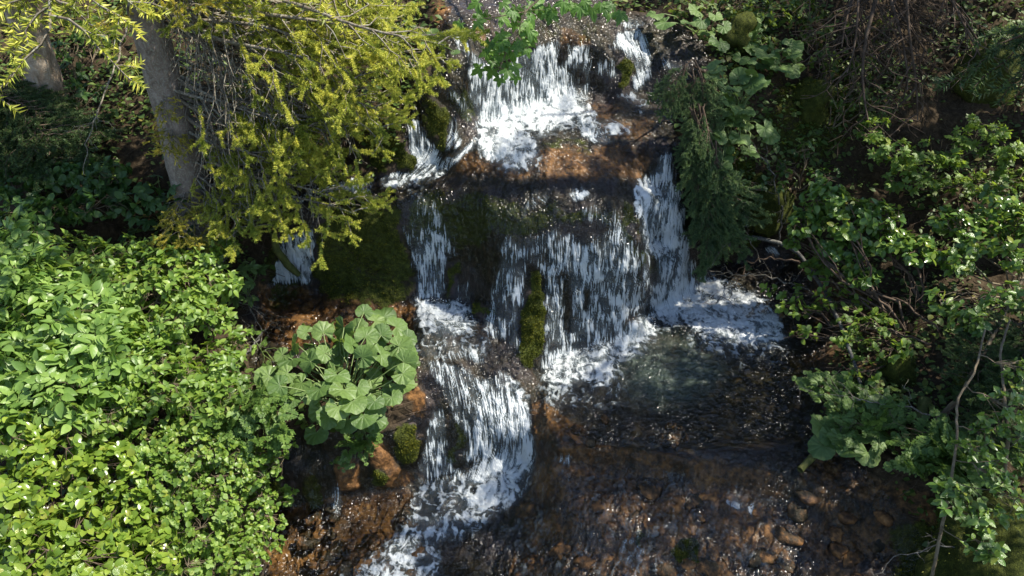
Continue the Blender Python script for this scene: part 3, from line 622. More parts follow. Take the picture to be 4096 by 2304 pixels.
B_BROWN = mat_bark('brown_twig', (.032, .022, .015), (.075, .052, .036), (.15, .11, .08), 16)
B_STEM = mat_bark('shrub_stem', (.07, .055, .035), (.14, .11, .07), (.22, .18, .12), 16)
B_PALE = mat_bark('pale_old_bark', (.12, .085, .055), (.30, .23, .165), (.48, .41, .33), 9)
B_GREY = mat_bark('grey_dead_wood', (.03, .03, .028), (.07, .068, .064), (.14, .135, .125), 20, .2)
B_MOSSY = mat_bark('mossy_bark', (.025, .035, .008), (.06, .07, .015), (.13, .12, .04), 12)
_b = NT('green_stalk'); M_STALK = _b.done(_b.pbr((.12, .17, .05), .5))
_b = NT('pale_leaf_vein'); M_VEIN = _b.done(_b.pbr((.22, .32, .13), .5))

# ------------------------------------------------------------------ plant shapes (V, F as triangles)
def tris_of(quads_): return np.concatenate([quads_[:, [0, 1, 2]], quads_[:, [0, 2, 3]]])
def tube(pts, rad, n=5):
    pts = np.asarray(pts, float); m = len(pts); rad = np.broadcast_to(np.asarray(rad, float), (m,))
    T = np.gradient(pts, axis=0); T /= np.linalg.norm(T, axis=1, keepdims=True)+1e-9
    ref = np.array([0, 0, 1.]) if abs(T[0, 2]) < .8 else np.array([1., 0, 0])
    A_ = np.cross(T, ref); A_ /= np.linalg.norm(A_, axis=1, keepdims=True)+1e-9; B_ = np.cross(T, A_)
    a = np.arange(n)/n*2*math.pi
    V = pts[:, None]+rad[:, None, None]*(A_[:, None]*np.cos(a)[None, :, None]+B_[:, None]*np.sin(a)[None, :, None])
    i = np.arange(m*n).reshape(m, n); j = np.roll(i, -1, 1)
    q = np.stack([i[:-1], j[:-1], j[1:], i[1:]], -1).reshape(-1, 4)
    return V.reshape(-1, 3), tris_of(q)
class Mesh:
    def __init__(s): s.V = []; s.F = []; s.M = []; s.n = 0
    def add(s, V, F, mi=0):
        s.V.append(np.asarray(V, float)); s.F.append(np.asarray(F, int)+s.n); s.M.append(np.full(len(F), mi)); s.n += len(V)
    def tube(s, pts, rad, n=5, mi=0): s.add(*tube(pts, rad, n), mi)
    def make(s, name, mats, smooth=True): return mesh_tri(name, np.concatenate(s.V), np.concatenate(s.F), mats, np.concatenate(s.M), smooth)
def wig(a, b, n=6, amp=.06, droop=0.0, rg=rng):
    a, b = np.asarray(a, float), np.asarray(b, float); t = np.linspace(0, 1, n)[:, None]; L = np.linalg.norm(b-a)
    p = a+(b-a)*t; p[1:-1] += rg.normal(0, amp*L/2, (n-2, 3))*np.sin(t[1:-1]*math.pi)
    p[:, 2] += droop*L*(np.sin(t[:, 0]*math.pi))
    return p
def leaf_simple(wid=.30, fold=.10, droop=.25, belly=.85, rows=5, twist=0, pw=.85):
    V = [(0, 0, 0)]; F = []
    for k in range(1, rows):
        t = k/rows; ww = wid*math.sin(math.pi*t**belly)**pw; z = -droop*t*t
        V += [(-ww, t-.02, z+fold*ww/wid+twist*t), (0, t, z), (ww, t-.02, z+fold*ww/wid-twist*t)]
    V.append((0, 1, -droop))
    for k in range(rows-2):
        a = 1+3*k; b_ = a+3
        F += [(a, a+1, b_), (a+1, b_+1, b_), (a+1, a+2, b_+1), (a+2, b_+2, b_+1)]
    F += [(0, 2, 1), (0, 3, 2)]; e = 1+3*(rows-2); F += [(e, e+1, len(V)-1), (e+1, e+2, len(V)-1)]
    return np.array(V, float), np.array(F)
def place(V, M): return V@M[:3, :3].T+M[:3, 3]
def frm(y, z, o, s):
    y = np.asarray(y, float); y = y/(np.linalg.norm(y)+1e-9); z = np.asarray(z, float); x = np.cross(y, z)
    if np.linalg.norm(x) < 1e-4: x = np.cross(y, [1., .3, .2])
    x /= np.linalg.norm(x)+1e-9; z = np.cross(x, y); M = np.eye(4)
    M[:3, 0], M[:3, 1], M[:3, 2], M[:3, 3] = x*s, y*s, z*s, o
    return M
def leaf_pinnate(nl=5, seed=0):
    rg = np.random.default_rng(seed); m = Mesh(); spots = [(.97, 0)]
    for k in range((nl-1)//2): spots += [(.35+.36*k/max(1, (nl-1)//2-1) if nl > 3 else .5, s) for s in (-1, 1)]
    for t, s in spots:
        V, F = leaf_simple(.27, .10, .22+.1*rg.random(), .9)
        y = (s*1.0, .55, rg.normal(0, .1)) if s else (0, 1, -.1)
        m.add(place(V, frm(y, (rg.normal(0, .15), 0, 1), (s*.02, t*.62, -.08*t*t), .50 if s else .56)), F)
    m.tube([(0, 0, 0), (0, .3, -.01), (0, .62, -.07)], [.012, .01, .008], 3)
    return np.concatenate(m.V), np.concatenate(m.F)
def leaf_butterbur(seed=0):
    rg = np.random.default_rng(seed); n = 34; th = np.linspace(math.radians(-152), math.radians(152), n)
    rr = (.50+.12*np.abs(np.cos(th/2))**1.5)*(1+.035*np.sin(th*11+rg.random()*6)+.03*rg.normal(0, 1, n)); rr[[0, -1]] *= .85
    wv = rg.random()*6; amp_ = .4+.9*rg.random(); cup = .14+.12*rg.random(); V = [(0, 0, 0)]; F = []
    rings = (.28, .55, .8, 1.0)
    for q in rings:
        for a, r_ in zip(th, rr):
            z = cup*(q*.6)**2*(1-.2*math.cos(a))+.02*q*math.cos(a*10)*(.4+q)+.09*amp_*q*q*math.sin(3*a+wv)-.10*q**3
            V.append((r_*q*math.sin(a), r_*q*math.cos(a), z))
    for k in range(n-1): F.append((0, 1+k+1, 1+k))
    for j in range(len(rings)-1):
        for k in range(n-1):
            a = 1+j*n+k; b_ = a+n; F += [(a, a+1, b_), (a+1, b_+1, b_)]
    return np.array(V, float), np.array(F)
def leaf_maple(seed=0, deep=.5):
    rg = np.random.default_rng(seed); out = []; lobes = ((-2.25, .50), (-1.08, .86), (0, 1.0), (1.08, .86), (2.25, .50))
    for i, (a, r_) in enumerate(lobes):
        for da, q in ((-.34, .70), (-.26, .70), (-.17, .82), (-.09, .86), (0, 1), (.09, .86), (.17, .82), (.26, .70), (.34, .70)):
            out.append((a+da*(1.0 if abs(a) < 2 else .9), r_*q*(1+.04*rg.normal())))
        if i < 4: out.append(((a+lobes[i+1][0])/2, deep*(.9 if i in (1, 2) else .72)))
    V = [(0, 0, 0)]; F = []; n = len(out)
    for q in (.5, 1.0):
        for a, r_ in out:
            r2 = r_*q*.62; nearest = min(abs(a-l[0]) for l in lobes)
            V.append((r2*math.sin(a), r2*math.cos(a), .10*nearest*q-.16*q*q*r_+.02*rg.normal()))
    for k in range(n-1):
        F.append((0, 2+k, 1+k)); a = 1+k; b_ = a+n; F += [(a, a+1, b_), (a+1, b_+1, b_)]
    V = np.array(V); V[:, 1] += .18
    return V, np.array(F)
def leaf_parsley(seed=0):
    rg = np.random.default_rng(seed); m = Mesh(); base = leaf_simple(.30, .08, .15, .9, 3)
    m.tube([(0, 0, 0), (0, .5, .02), (0, 1, -.08)], [.012, .009, .005], 3)
    for t in (.32, .5, .66, .8, .9, 1.0):
        for s in ((-1, 1) if t < 1 else (0,)):
            L = .52*(1.08-t) if s else .22; d = np.array([s*.85, .55, 0]) if s else np.array([0, 1., 0]); d /= np.linalg.norm(d); o = np.array([0, t, .02-.1*t*t])
            for q in ((.3, .5, .7, .85, 1.0) if L > .12 else (.6, 1.0)):
                for s2 in ((-1, 1) if q < 1 else (0,)):
                    perp = np.array([-d[1], d[0], 0])*s2
                    y = d*.6+perp*.8 if s2 else d
                    m.add(place(base[0], frm(y, (rg.normal(0, .25), rg.normal(0, .25), 1), o+d*L*q-np.array([0, 0, .08*q*L]), .18*(1.25-q)*(L/.3)**.5+.05)), base[1])
    return np.concatenate(m.V), np.concatenate(m.F)
S_OVAL = [leaf_simple(.29, .10, .18, .85, 6, 0, .65), leaf_simple(.33, .14, .30, .8), leaf_simple(.27, .06, .10, .9), leaf_simple(.31, .12, .4, .82, 5, .06)]
S_ROUND = [leaf_simple(.37, .12, .16, .9, 6, 0, .55), leaf_simple(.34, .16, .30, .88, 6, 0, .55), leaf_simple(.39, .10, .08, .95, 6, 0, .5)]
S_LONG = [leaf_simple(.22, .10, .3, .85), leaf_simple(.25, .12, .2, .85)]
S_PIN = [leaf_pinnate(5, 1), leaf_pinnate(5, 2), leaf_pinnate(7, 3)]
S_BUT = [leaf_butterbur(k) for k in range(12)]
S_MAP = [leaf_maple(k) for k in range(4)]
S_PAR = [leaf_parsley(k) for k in range(3)]
_cache = {}
def leaf_mesh(S, k, mat):
    key = (id(S), k, mat.name)
    if key not in _cache: _cache[key] = mesh_tri('leaf', S[k][0], S[k][1], [mat])
    return _cache[key]
CAMV = np.array([0, 0, CAM_H])
def joined(S, items):
    """one array mesh out of many placed leaves"""
    Vs, Fs, n = [], [], 0
    for k, M in items:
        V, F = S[k]; Vs.append(place(V, M)); Fs.append(F+n); n += len(V)
    return np.concatenate(Vs), np.concatenate(Fs)
def hang_leaves(root, S, mat, items, limit=300, key=None):
    """the nearest leaves become parts of their own, the rest one mass"""
    o0 = np.array(root.location)
    items = sorted(items, key=key or (lambda it: np.linalg.norm(it[1][:3, 3]-CAMV)-1.2*np.linalg.norm(it[1][:3, 1])))
    for k, M in items[:limit]:
        o = bpy.data.objects.new('leaf', leaf_mesh(S, k, mat)); COL.objects.link(o); o.parent = root
        M = M.copy(); M[:3, 3] -= o0; o.matrix_basis = Matrix(M.tolist())
    if len(items) > limit:
        V, F = joined(S, items[limit:]); f = link('foliage', mesh_tri('foliage', V-o0, F, [mat]), root); f['kind'] = 'stuff'
def unit(v): v = np.asarray(v, float); return v/(np.linalg.norm(v)+1e-9)
def in_ball(r0=.35):
    d = unit(rng.normal(0, 1, 3)); return d, (r0+(1-r0)*rng.random()**.7)

def shrub(name, label, cat, roots, blobs, S, mat, size, tips, whorl=(4, 6), up=.55, stem=None, group=None, limit=300, rad=.012, spread=.75, lean=(0, 0, 0)):
    """roots: pixels on the ground; blobs: (px, py, k, rx, ry, rz) crown lobes standing k of the sight line nearer than the ground"""
    stem = stem or B_STEM
    R0 = [np.array(at(*r)) for r in roots]; base = R0[0]; root = empty(name, Vector(base)); tag(root, label, cat, group)
    m = Mesh(); items = []; vol = [b_[3]*b_[4]*b_[5] for b_ in blobs]
    for b_, v in zip(blobs, vol):
        c = np.array(at(*b_[:3])); rad3 = np.array(b_[3:6]); r0 = R0[int(np.argmin([np.linalg.norm(c-q) for q in R0]))]
        trunkp = wig(r0, c, 7, .10); m.tube(trunkp, np.linspace(rad, rad*.5, 7), 5)
        limbs = []
        for _ in range(7):
            d, q = in_ball(.6); d[2] = abs(d[2])*.7+.05; e = c+d*rad3*.8; st = trunkp[rng.integers(3, 7)]
            lp = wig(st, e, 5, .12); limbs.append(lp); m.tube(lp, np.linspace(rad*.5, rad*.2, 5), 4)
        LP = np.concatenate([l[1:] for l in limbs]+[trunkp[3:]])
        for _ in range(max(4, int(tips*v/sum(vol)))):
            d, q = in_ball(.45); o = c+d*rad3*q; o[2] += .08*rad3[2]
            j = LP[np.argmin(((LP-o)**2).sum(1)+.02*rng.random(len(LP)))]
            tw = unit(unit(o-j)+np.array([0, 0, .35])+.3*d+np.array(lean)); m.tube([j, (j+o)/2+rng.normal(0, .012, 3), o], [rad*.22, rad*.17, rad*.12], 3)
            nl = rng.integers(*whorl); ph = rng.random()*6.3
            ax = unit(np.cross(tw, [.3, .5, .81])); ay = np.cross(tw, ax)
            for i in range(nl):
                a = ph+i*2.4; rad_ = ax*math.cos(a)+ay*math.sin(a); s = size*(.62+.55*rng.random())
                y = unit(rad_*spread+tw*(.35+.5*rng.random()*(i > nl//2))+rng.normal(0, .12, 3)-np.array([0, 0, .12]))
                zz = unit(np.array([0, 0, up])+tw*.5+rng.normal(0, .28, 3))
                items.append((rng.integers(len(S)), frm(y, zz, o-tw*s*.5*(i/nl), s)))
    hang_leaves(root, S, mat, items, limit)
    me = m.make('stem', [stem]); me.transform(Matrix.Translation(Vector(-base))); link('stem', me, root)
    return root

def butterbur(label, root_px, leaves, mat=L_BUTTER, group='butterbur clumps by the water'):
    """leaves: (px, py, k, size in metres)"""
    base = np.array(at(*root_px)); root = empty('butterbur', Vector(base)); tag(root, label, 'plant', group)
    items = []
    for px_, py_, k_, s in leaves:
        c = np.array(at(px_, py_, k_)); out = unit((c-base)*np.array([1, 1, .2])+rng.normal(0, .05, 3)); tilt = unit(np.array([.15, -.55, 1.0])+out*.30+rng.normal(0, .17, 3))
        y = unit(out+np.array([0, -.55, -.25])+rng.normal(0, .3, 3)); M = frm(y, tilt, c, s); items.append((int(rng.integers(len(S_BUT))), M))
        mm = Mesh(); b0 = base+rng.normal(0, .05, 3)*np.array([1, 1, .2]); p = wig(b0, c-M[:3, 2]*.01, 6, .06, .10); mm.tube(p, np.linspace(.008, .005, 6), 5)
        me = mm.make('stalk', [M_STALK]); me.transform(Matrix.Translation(Vector(-base))); link('stalk', me, root)
    hang_leaves(root, S_BUT, mat, items)
    return root
def tuft(name, label, cat, root_px, fronds, S=S_PAR, mat=L_FERN, group=None, tilt=.35):
    """a plant of fronds: (px, py, k, size) are frond tips"""
    base = np.array(at(*root_px)); root = empty(name, Vector(base)); tag(root, label, cat, group); items = []; m = Mesh()
    for px_, py_, k_, s in fronds:
        c = np.array(at(px_, py_, k_)); out = unit(unit(c-base)*np.array([1, 1, .3])+rng.normal(0, .35, 3)); o = c-out*s*.5
        items.append((int(rng.integers(len(S))), frm(out, unit(np.array([0, -tilt, 1])+rng.normal(0, .22, 3)), o, s)))
        m.tube(wig(base, o, 4, .08, .12), [.006, .005, .004, .003], 3)
    hang_leaves(root, S, mat, items)
    me = m.make('stem', [M_STALK]); me.transform(Matrix.Translation(Vector(-base))); link('stem', me, root)
    return root
def scatter_px(poly, n, kr, sr):
    P = np.array(poly, float); out = []
    while len(out) < n:
        x, y = rng.uniform(P[:, 0].min(), P[:, 0].max()), rng.uniform(P[:, 1].min(), P[:, 1].max()); ins = False
        for (ax, ay), (bx, by) in zip(P, np.roll(P, -1, 0)):
            if (ay > y) != (by > y) and x < (bx-ax)*(y-ay)/(by-ay+1e-9)+ax: ins = not ins
        if ins: out.append((x, y, rng.uniform(*kr), rng.uniform(*sr)))
    return out

# spruce boughs: bare wood along the inside, needles on the outer twigs
def bough(seed, live=1.0, start=.35, droop=.28, nbr=22, hang=.35, needle=.017, per=46, tip_only=.5, length=1.0, fingers=1, ntw=5, lat=1.0):
    rg = np.random.default_rng(seed); wood = Mesh(); nd = Mesh(); t = np.linspace(0, 1, 9)
    ax = np.stack([.04*np.sin(t*5+seed), t*length, -droop*t**1.8+.10*t], -1); wood.tube(ax, .014*(1-.8*t)+.002, 4)
    NV, cnt = [], 0
    def needles(p, q, dens):
        nonlocal cnt
        p, q = np.asarray(p), np.asarray(q); L = np.linalg.norm(q-p); k = max(6, int(per*dens*L/.1)); d = (q-p)/L
        u = rg.random((k, 1)); o = p+(q-p)*u
        r_ = rg.normal(0, 1, (k, 3)); r_ -= (r_@d)[:, None]*d; r_[:, 2] += .25*np.abs(r_[:, 2]); r_ /= np.linalg.norm(r_, axis=1, keepdims=True)
        dd = r_*.85+d*.5; dd /= np.linalg.norm(dd, axis=1, keepdims=True); sd_ = np.cross(dd, rg.normal(0, 1, (k, 3))); sd_ /= np.linalg.norm(sd_, axis=1, keepdims=True)
        l_ = needle*(.75+.5*rg.random((k, 1))); wdt = needle*.13
        NV.append(np.stack([o-sd_*wdt, o+sd_*wdt, o+dd*l_], 1).reshape(-1, 3)); cnt += k
    for i in range(nbr):
        tt = .14+.86*(i+.5)/nbr; o = np.array([np.interp(tt, t, ax[:, c_]) for c_ in range(3)]); s = 1 if i % 2 else -1
        L = length*(.34*(1-.55*tt)+.06)*(.7+.6*rg.random())
        d = unit([s*lat*(.75+.2*rg.normal()), .62, -hang*(.4+rg.random())]); e = o+d*L; e[2] -= hang*.35*L
        p = wig(o, e, 5, .10, .05, rg); wood.tube(p, np.linspace(.006, .0022, 5), 3)
        if live and rg.random() < live: needles(p[-3], p[-1], 1.0)
        for j in range(ntw):
            q = p[1+(j+4-ntw) % 4]; ls = L*(.38*rg.random()+.14)
            d2 = unit(d*.8+np.array([rg.normal(0, .7), rg.normal(0, .3), -hang*rg.random()-.05])); e2 = q+d2*ls
            wood.tube([q, (q+e2)/2+rg.normal(0, .006, 3), e2], [.003, .0024, .0018], 3)
            if live and rg.random() < live and tt > start-.25*rg.random():
                needles(q+(e2-q)*(tip_only*rg.random()), e2, 1.0)
                for _f in range(fingers):
                    if fingers > 1 or rg.random() < .6: s3 = q+(e2-q)*(.55+.45*rg.random()); e3 = s3+unit(d2+rg.normal(0, .65, 3)*np.array([1, 1, .5]))*((.03+.035*rg.random()) if fingers < 2 else (.055+.045*rg.random())); needles(s3, e3, 1.1)
    if live: needles(ax[-3], ax[-1], 1.0)
    return wood, (np.concatenate(NV) if NV else None)
_bough = {}
def bough_mesh(kind, k, bark, needles):
    key = (kind, k, bark.name, needles.name if needles else '')
    if key not in _bough:
        P = dict(young=dict(live=.8, start=.35, droop=.12, hang=.10, nbr=11, per=150, needle=.019, tip_only=.55, fingers=3, ntw=4), dead=dict(live=0, droop=.2, hang=.3, nbr=12), hang=dict(live=1, start=0, droop=.15, hang=.15, nbr=20, tip_only=.1, per=95, needle=.027, fingers=2, ntw=4, lat=.45), sap=dict(live=1, start=.0, droop=.12, hang=.05, nbr=22, tip_only=.1, per=85, needle=.024),
                 crown=dict(live=1, start=.1, droop=.3, hang=.3, nbr=24, tip_only=.1, per=30, needle=.03))[kind]
        wd, NV = bough(100*len(kind)+k*7+ord(kind[0]), **P)
        mw = wd.make('branch', [bark]); mn = mesh_tri('needles', NV, np.arange(len(NV)).reshape(-1, 3), [needles], smooth=False) if NV is not None else None
        _bough[key] = (mw, mn)
    return _bough[key]
def add_bough(root, a, b, kind, k, bark, needles, roll=0.0, name='branch'):
    a, b = np.asarray(a, float), np.asarray(b, float); L = np.linalg.norm(b-a); mw, mn = bough_mesh(kind, k, bark, needles)
    z = unit(np.array([roll, 0, 1.0])+np.array([0, -.25, 0])); M = frm(b-a, z, a-np.array(root.location), L)
    o = link(name, mw, root); o.matrix_basis = Matrix(M.tolist())
    if mn: link('needles', mn, o)
    return o
def trunk_mesh(pts, rad, mat, n=14, rough=.05, name='trunk'):
    pts = np.asarray(pts, float); t = np.linspace(0, len(pts)-1, (len(pts)-1)*8+1); P = np.stack([np.interp(t, np.arange(len(pts)), pts[:, c_]) for c_ in range(3)], -1)
    r_ = np.interp(t, np.arange(len(pts)), rad); V, F = tube(P, r_, n)
    cen = np.repeat(P, n, 0); d = V-cen; V = cen+d*(1+rough*2*fbm(V.astype(np.float32)*np.float32([7, 7, 3]), 3, 5)[:, None])
    return mesh_tri(name, V, F, [mat])
# ------------------------------------------------------------------ stones
def stone(name, label, cat, px_, py_, r, mat, sq=(1, .8, .6), seed=0, group=None, sink=.35, kind=None, res=(14, 9), bare_=False):
    nu, nv = res; V = []; F = []
    for j in range(nv+1):
        b_ = math.pi*j/nv
        for i in range(nu): a = 2*math.pi*i/nu; V.append((math.sin(b_)*math.cos(a), math.sin(b_)*math.sin(a), math.cos(b_)))
    V = np.array(V)
    for j in range(nv):
        for i in range(nu): a, c_ = j*nu+i, j*nu+(i+1) % nu; F += [(a, c_+nu, c_), (a, a+nu, c_+nu)]
    nn = fbm((V*1.3+seed*7.1).astype(np.float32), 4, 91)
    V = V*(1+(.62*nn+.22*np.abs(fbm((V*3.1+seed).astype(np.float32), 3, 95)))[:, None])*np.array(sq)*r
    me = mesh_tri('stone', V, np.array(F), [mat]); o = link(name, me); p = np.array(at(px_, py_)); o.location = Vector(p+np.array([0, 0, r*sq[2]*(.5-sink)])); o.rotation_euler = (0, 0, rng.random()*6)
    fattr(me, 'moss', np.full(len(V), .0 if bare_ else 1.0)); fattr(me, 'wet', np.full(len(V), 1. if bare_ else .3)); fattr(me, 'rust', np.full(len(V), rng.uniform(.3, .9) if bare_ else 0))
    if not bare_:
        k = rng.integers(0, len(V), int(5200*r)); P0 = V[k]+rng.normal(0, r*.09, (len(k), 3)); n0 = P0/np.linalg.norm(P0, axis=1, keepdims=True); P0 = n0*np.linalg.norm(V[k], axis=1, keepdims=True); keep = n0[:, 2] > -.4
        VV, FF = blades(P0[keep], n0[keep]); mo_ = link('moss', mesh_tri('moss', VV, FF, [M_MOSS], smooth=False), o); mo_['kind'] = 'stuff'
    return tag(o, label, cat, group)
MB = []
for lab, x, y, r, sq in (('mossy boulder poking out of the bank below the right dead twigs', 810, 110, .24, (1, .9, 1.1)), ('round mossy boulder in the dark hollow at the far right bank', 980, 84, .36, (1, .9, 1.2)),
                         ('mossy boulder under the upper right butterbur leaves', 737, 38, .26, (1.3, .9, .8)), ('mossy boulder at the foot of the right bank beside the small runnel', 764, 212, .30, (1, .9, 1.2)),
                         ('small mossy stone between the two runnels on the right', 752, 240, .13, (1.2, .9, .7)), ('big moss covered boulder at the lower right corner of the stream', 988, 560, .50, (1.3, .9, .7)),
                         ('mossy stump like boulder beside the cow parsley', 895, 375, .20, (.8, .8, 1.3)), ('mossy boulder on the dark slope by the thick curved stem', 975, 390, .2, (1.1, .9, .9))):
    stone('mossy_boulder', lab, 'boulder', x, y, r, M_GROUND, sq, int(x), 'mossy boulders on the banks', .3, res=(26, 17))
for q, (x0, x1, y0, y1, nst, rs) in enumerate(((290, 425, 505, 576, 26, (.04, .10)), (560, 890, 478, 590, 36, (.04, .12)), (270, 410, 318, 350, 16, (.03, .06)), (555, 700, 412, 445, 14, (.03, .07)))):
    for i in range(nst):
        stone('stream_stone', ('rounded brown stone in the orange shallow stream at lower left', 'rounded wet stone in the dark rapids at the lower right', 'brown stone on the bed of the left stream above the butterbur', 'amber stone near the outlet of the dark pool')[q], 'stone', rng.uniform(x0, x1), rng.uniform(y0, y1), rng.uniform(*rs)*1.25, M_GROUND, (1, rng.uniform(.55, .9), rng.uniform(.3, .5)), i+100*q,
              ('stones in the orange shallows', 'stones in the rapids', 'stones in the left stream', 'stones at the pool outlet')[q], 1.5, res=(12, 8), bare_=True)

# ------------------------------------------------------------------ big spruce on the left bank
def yp(px_, py_, y): return pt(px_, py_, y)
base = np.array(at(207, 250)); base[2] -= .1
spr = tag(empty('spruce_tree', Vector(base)), 'large spruce with grey brown trunk and yellow green drooping tips left of the falls', 'tree')
tp = [base+np.array([.02, 0, -.15]), base+np.array([-.01, .02, .6]), base+np.array([-.03, .08, 1.6]), base+np.array([-.05, .12, 3.2]), base+np.array([0, .1, 6]), base+np.array([.1, 0, 9.5])]
me = trunk_mesh(tp, [.24, .185, .17, .155, .12, .03], B_SPRUCE, 20, .09); me.transform(Matrix.Translation(Vector(-base))); link('trunk', me, spr)
def on_trunk(z): return np.array([base[0]-.03, base[1]+.08, max(base[2]+.4, z)])
YT = []
for poly, nb, yr in (([(325, 8), (430, 8), (448, 50), (425, 85), (330, 60)], 7, (7.0, 8.0)), ([(310, 75), (410, 85), (432, 112), (400, 140), (300, 130)], 6, (6.9, 7.8)), ([(250, 130), (375, 125), (345, 180), (260, 195)], 6, (6.7, 7.6)),
                     ([(215, 195), (300, 185), (275, 225), (225, 238)], 4, (6.7, 7.4)), ([(75, 5), (115, 5), (112, 40), (88, 36)], 2, (7.2, 7.9)), ([(170, 0), (300, 0), (320, 28), (190, 30)], 4, (6.9, 7.7)), ([(355, 195), (366, 226), (340, 232), (335, 205)], 2, (6.8, 7.0)),
                     ([(150, 150), (190, 140), (200, 165), (160, 172)], 2, (6.9, 7.2)), ([(140, 238), (170, 215), (200, 235), (180, 248)], 3, (6.7, 7.0)), ([(150, 118), (170, 110), (170, 130), (150, 135)], 1, (7.1, 7.3))):
    YT += [(x, y, rng.uniform(*yr)) for x, y, _, _ in scatter_px(poly, nb, (0, 1), (0, 1))]
for i, (x, y, yy) in enumerate(YT):
    T = yp(x, y, yy); d = np.hypot(*(T-base)[:2]); S_ = on_trunk(T[2]+.02+.13*d+.12*rng.random())
    if d > 1.1: S_ = S_+(T-S_)*(1-1.5/max(1.5, np.linalg.norm(T-S_)))*np.array([1, 1, .6])
    add_bough(spr, S_, T, 'young', i % 7, B_TWIG, N_GOLD if x < 215 else N_YOUNG, rng.normal(0, .3))
for i, (x, y, _, _) in enumerate(scatter_px([(215, 30), (340, 30), (360, 110), (330, 190), (240, 190), (220, 90)], 27, (0, 1), (0, 1))):
    T = yp(x, y, rng.uniform(7.2, 8.1)); d = np.hypot(*(T-base)[:2]); S_ = on_trunk(T[2]+.2+.35*d)
    add_bough(spr, S_, T, 'dead', i % 5, B_TWIG, None, rng.normal(0, .3), 'dead_branch')
for i in range(26):                                # upper crown, above the picture
    z = base[2]+3.9+5.4*(i/26)**1.1; a = i*2.4; L = 1.9*(1-.8*i/26)+.3; S_ = np.array([base[0], base[1]+.1, z])
    add_bough(spr, S_, S_+np.array([math.cos(a)*L, math.sin(a)*L, -.35*L]), 'crown', i % 4, B_TWIG, N_YOUNG)
# old pale leaning trunk at the left edge
p0 = np.array(at(50, 104)); tr = tag(empty('old_tree', Vector(p0)), 'leaning pale barked old trunk at the upper left edge', 'tree')
T1, T2, T3 = pt(36, 52, p0[1]-.05), pt(14, -10, p0[1]-.15), pt(-30, -160, p0[1]-.3)
me = trunk_mesh([p0+np.array([.05, 0, -.3]), p0, T1, T2, T3], [.30, .23, .19, .17, .15], B_PALE, 16, .14); me.transform(Matrix.Translation(Vector(-p0))); link('trunk', me, tr)
for k in range(3):
    e = p0+np.array([(-.5, .15, .55)[k], -.35, -.35]); m = Mesh(); m.tube(wig(p0+np.array([0, 0, .05]), e, 6, .1), np.linspace(.11, .03, 6), 7); me = m.make('root', [B_PALE]); me.transform(Matrix.Translation(Vector(-p0))); link('root', me, tr)
for k in range(16):
    a = k*2.4; s0 = T3+np.array([0, 0, .5+.25*k]); 
    if k == 0: m = Mesh(); m.tube([T3-np.array([0, 0, .1]), T3+np.array([-.1, 0, 2]), T3+np.array([0, 0, 5])], [.15, .1, .03], 9); me = m.make('limb', [B_PALE]); me.transform(Matrix.Translation(Vector(-p0))); link('limb', me, tr)
# spruce saplings
def sapling(label, root_px, tips, kind, needles, yk, bark=B_BROWN, top=None, name='spruce_sapling', group='young spruces on the banks', nk=5):
    b0 = np.array(at(*root_px)); r_ = tag(empty(name, Vector(b0)), label, 'tree', group)
    tp_ = np.array(top) if top is not None else b0+np.array([0, 0, 1.2]); m = Mesh(); m.tube(wig(b0, tp_, 6, .05), np.linspace(.03, .01, 6), 6); me = m.make('trunk', [bark]); me.transform(Matrix.Translation(Vector(-b0))); link('trunk', me, r_)
    for i, (x, y) in enumerate(tips):
        T = np.array(at(x, y, yk+.03*rng.random())); u = np.clip((T[2]+.1-b0[2])/(tp_[2]-b0[2]+1e-6)+.15*rng.random(), .1, 1); S_ = b0+(tp_-b0)*u
        add_bough(r_, S_, T, kind, i % nk, bark, needles, rng.normal(0, .4))
    return r_
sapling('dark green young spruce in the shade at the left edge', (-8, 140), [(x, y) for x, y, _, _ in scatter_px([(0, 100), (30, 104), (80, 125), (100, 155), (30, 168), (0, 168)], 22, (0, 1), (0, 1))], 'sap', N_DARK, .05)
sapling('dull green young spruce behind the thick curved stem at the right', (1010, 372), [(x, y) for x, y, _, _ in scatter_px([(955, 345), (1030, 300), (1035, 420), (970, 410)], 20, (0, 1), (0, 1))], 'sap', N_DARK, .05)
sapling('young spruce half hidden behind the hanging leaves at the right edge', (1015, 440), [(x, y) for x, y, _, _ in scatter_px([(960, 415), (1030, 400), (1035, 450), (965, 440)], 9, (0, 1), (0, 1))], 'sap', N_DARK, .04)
top_ = pt(694, 66, 8.1)
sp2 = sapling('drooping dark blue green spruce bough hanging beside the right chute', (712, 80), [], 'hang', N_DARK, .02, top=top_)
for i, (x, y, yy, a) in enumerate([(650, 92, 7.9, 0), (660, 108, 7.8, 0), (676, 150, 7.75, 1), (684, 172, 7.72, 1), (690, 200, 7.65, 2), (696, 228, 7.6, 2), (704, 252, 7.6, 2), (714, 240, 7.7, 2), (720, 215, 7.8, 2), (727, 196, 7.85, 1), (730, 222, 7.85, 2), (722, 165, 8.0, 1), (716, 140, 8.1, 0),
                               (705, 120, 8.0, 0), (690, 130, 7.85, 0), (700, 160, 7.8, 1), (706, 190, 7.75, 1), (710, 206, 7.7, 2), (698, 110, 7.95, 0), (680, 100, 7.95, 0), (712, 178, 7.8, 1), (700, 205, 7.65, 2), (692, 180, 7.7, 1), (724, 236, 7.8, 2), (708, 226, 7.65, 2)]):
    x += 9; T = pt(x, y, yy); S_ = [np.array(top_), pt(697, 104, 7.95), pt(704, 150, 7.85)][a]; add_bough(sp2, S_+rng.normal(0, .04, 3), T, 'hang', i % 5, B_BROWN, N_BLUE, rng.normal(0, .5))

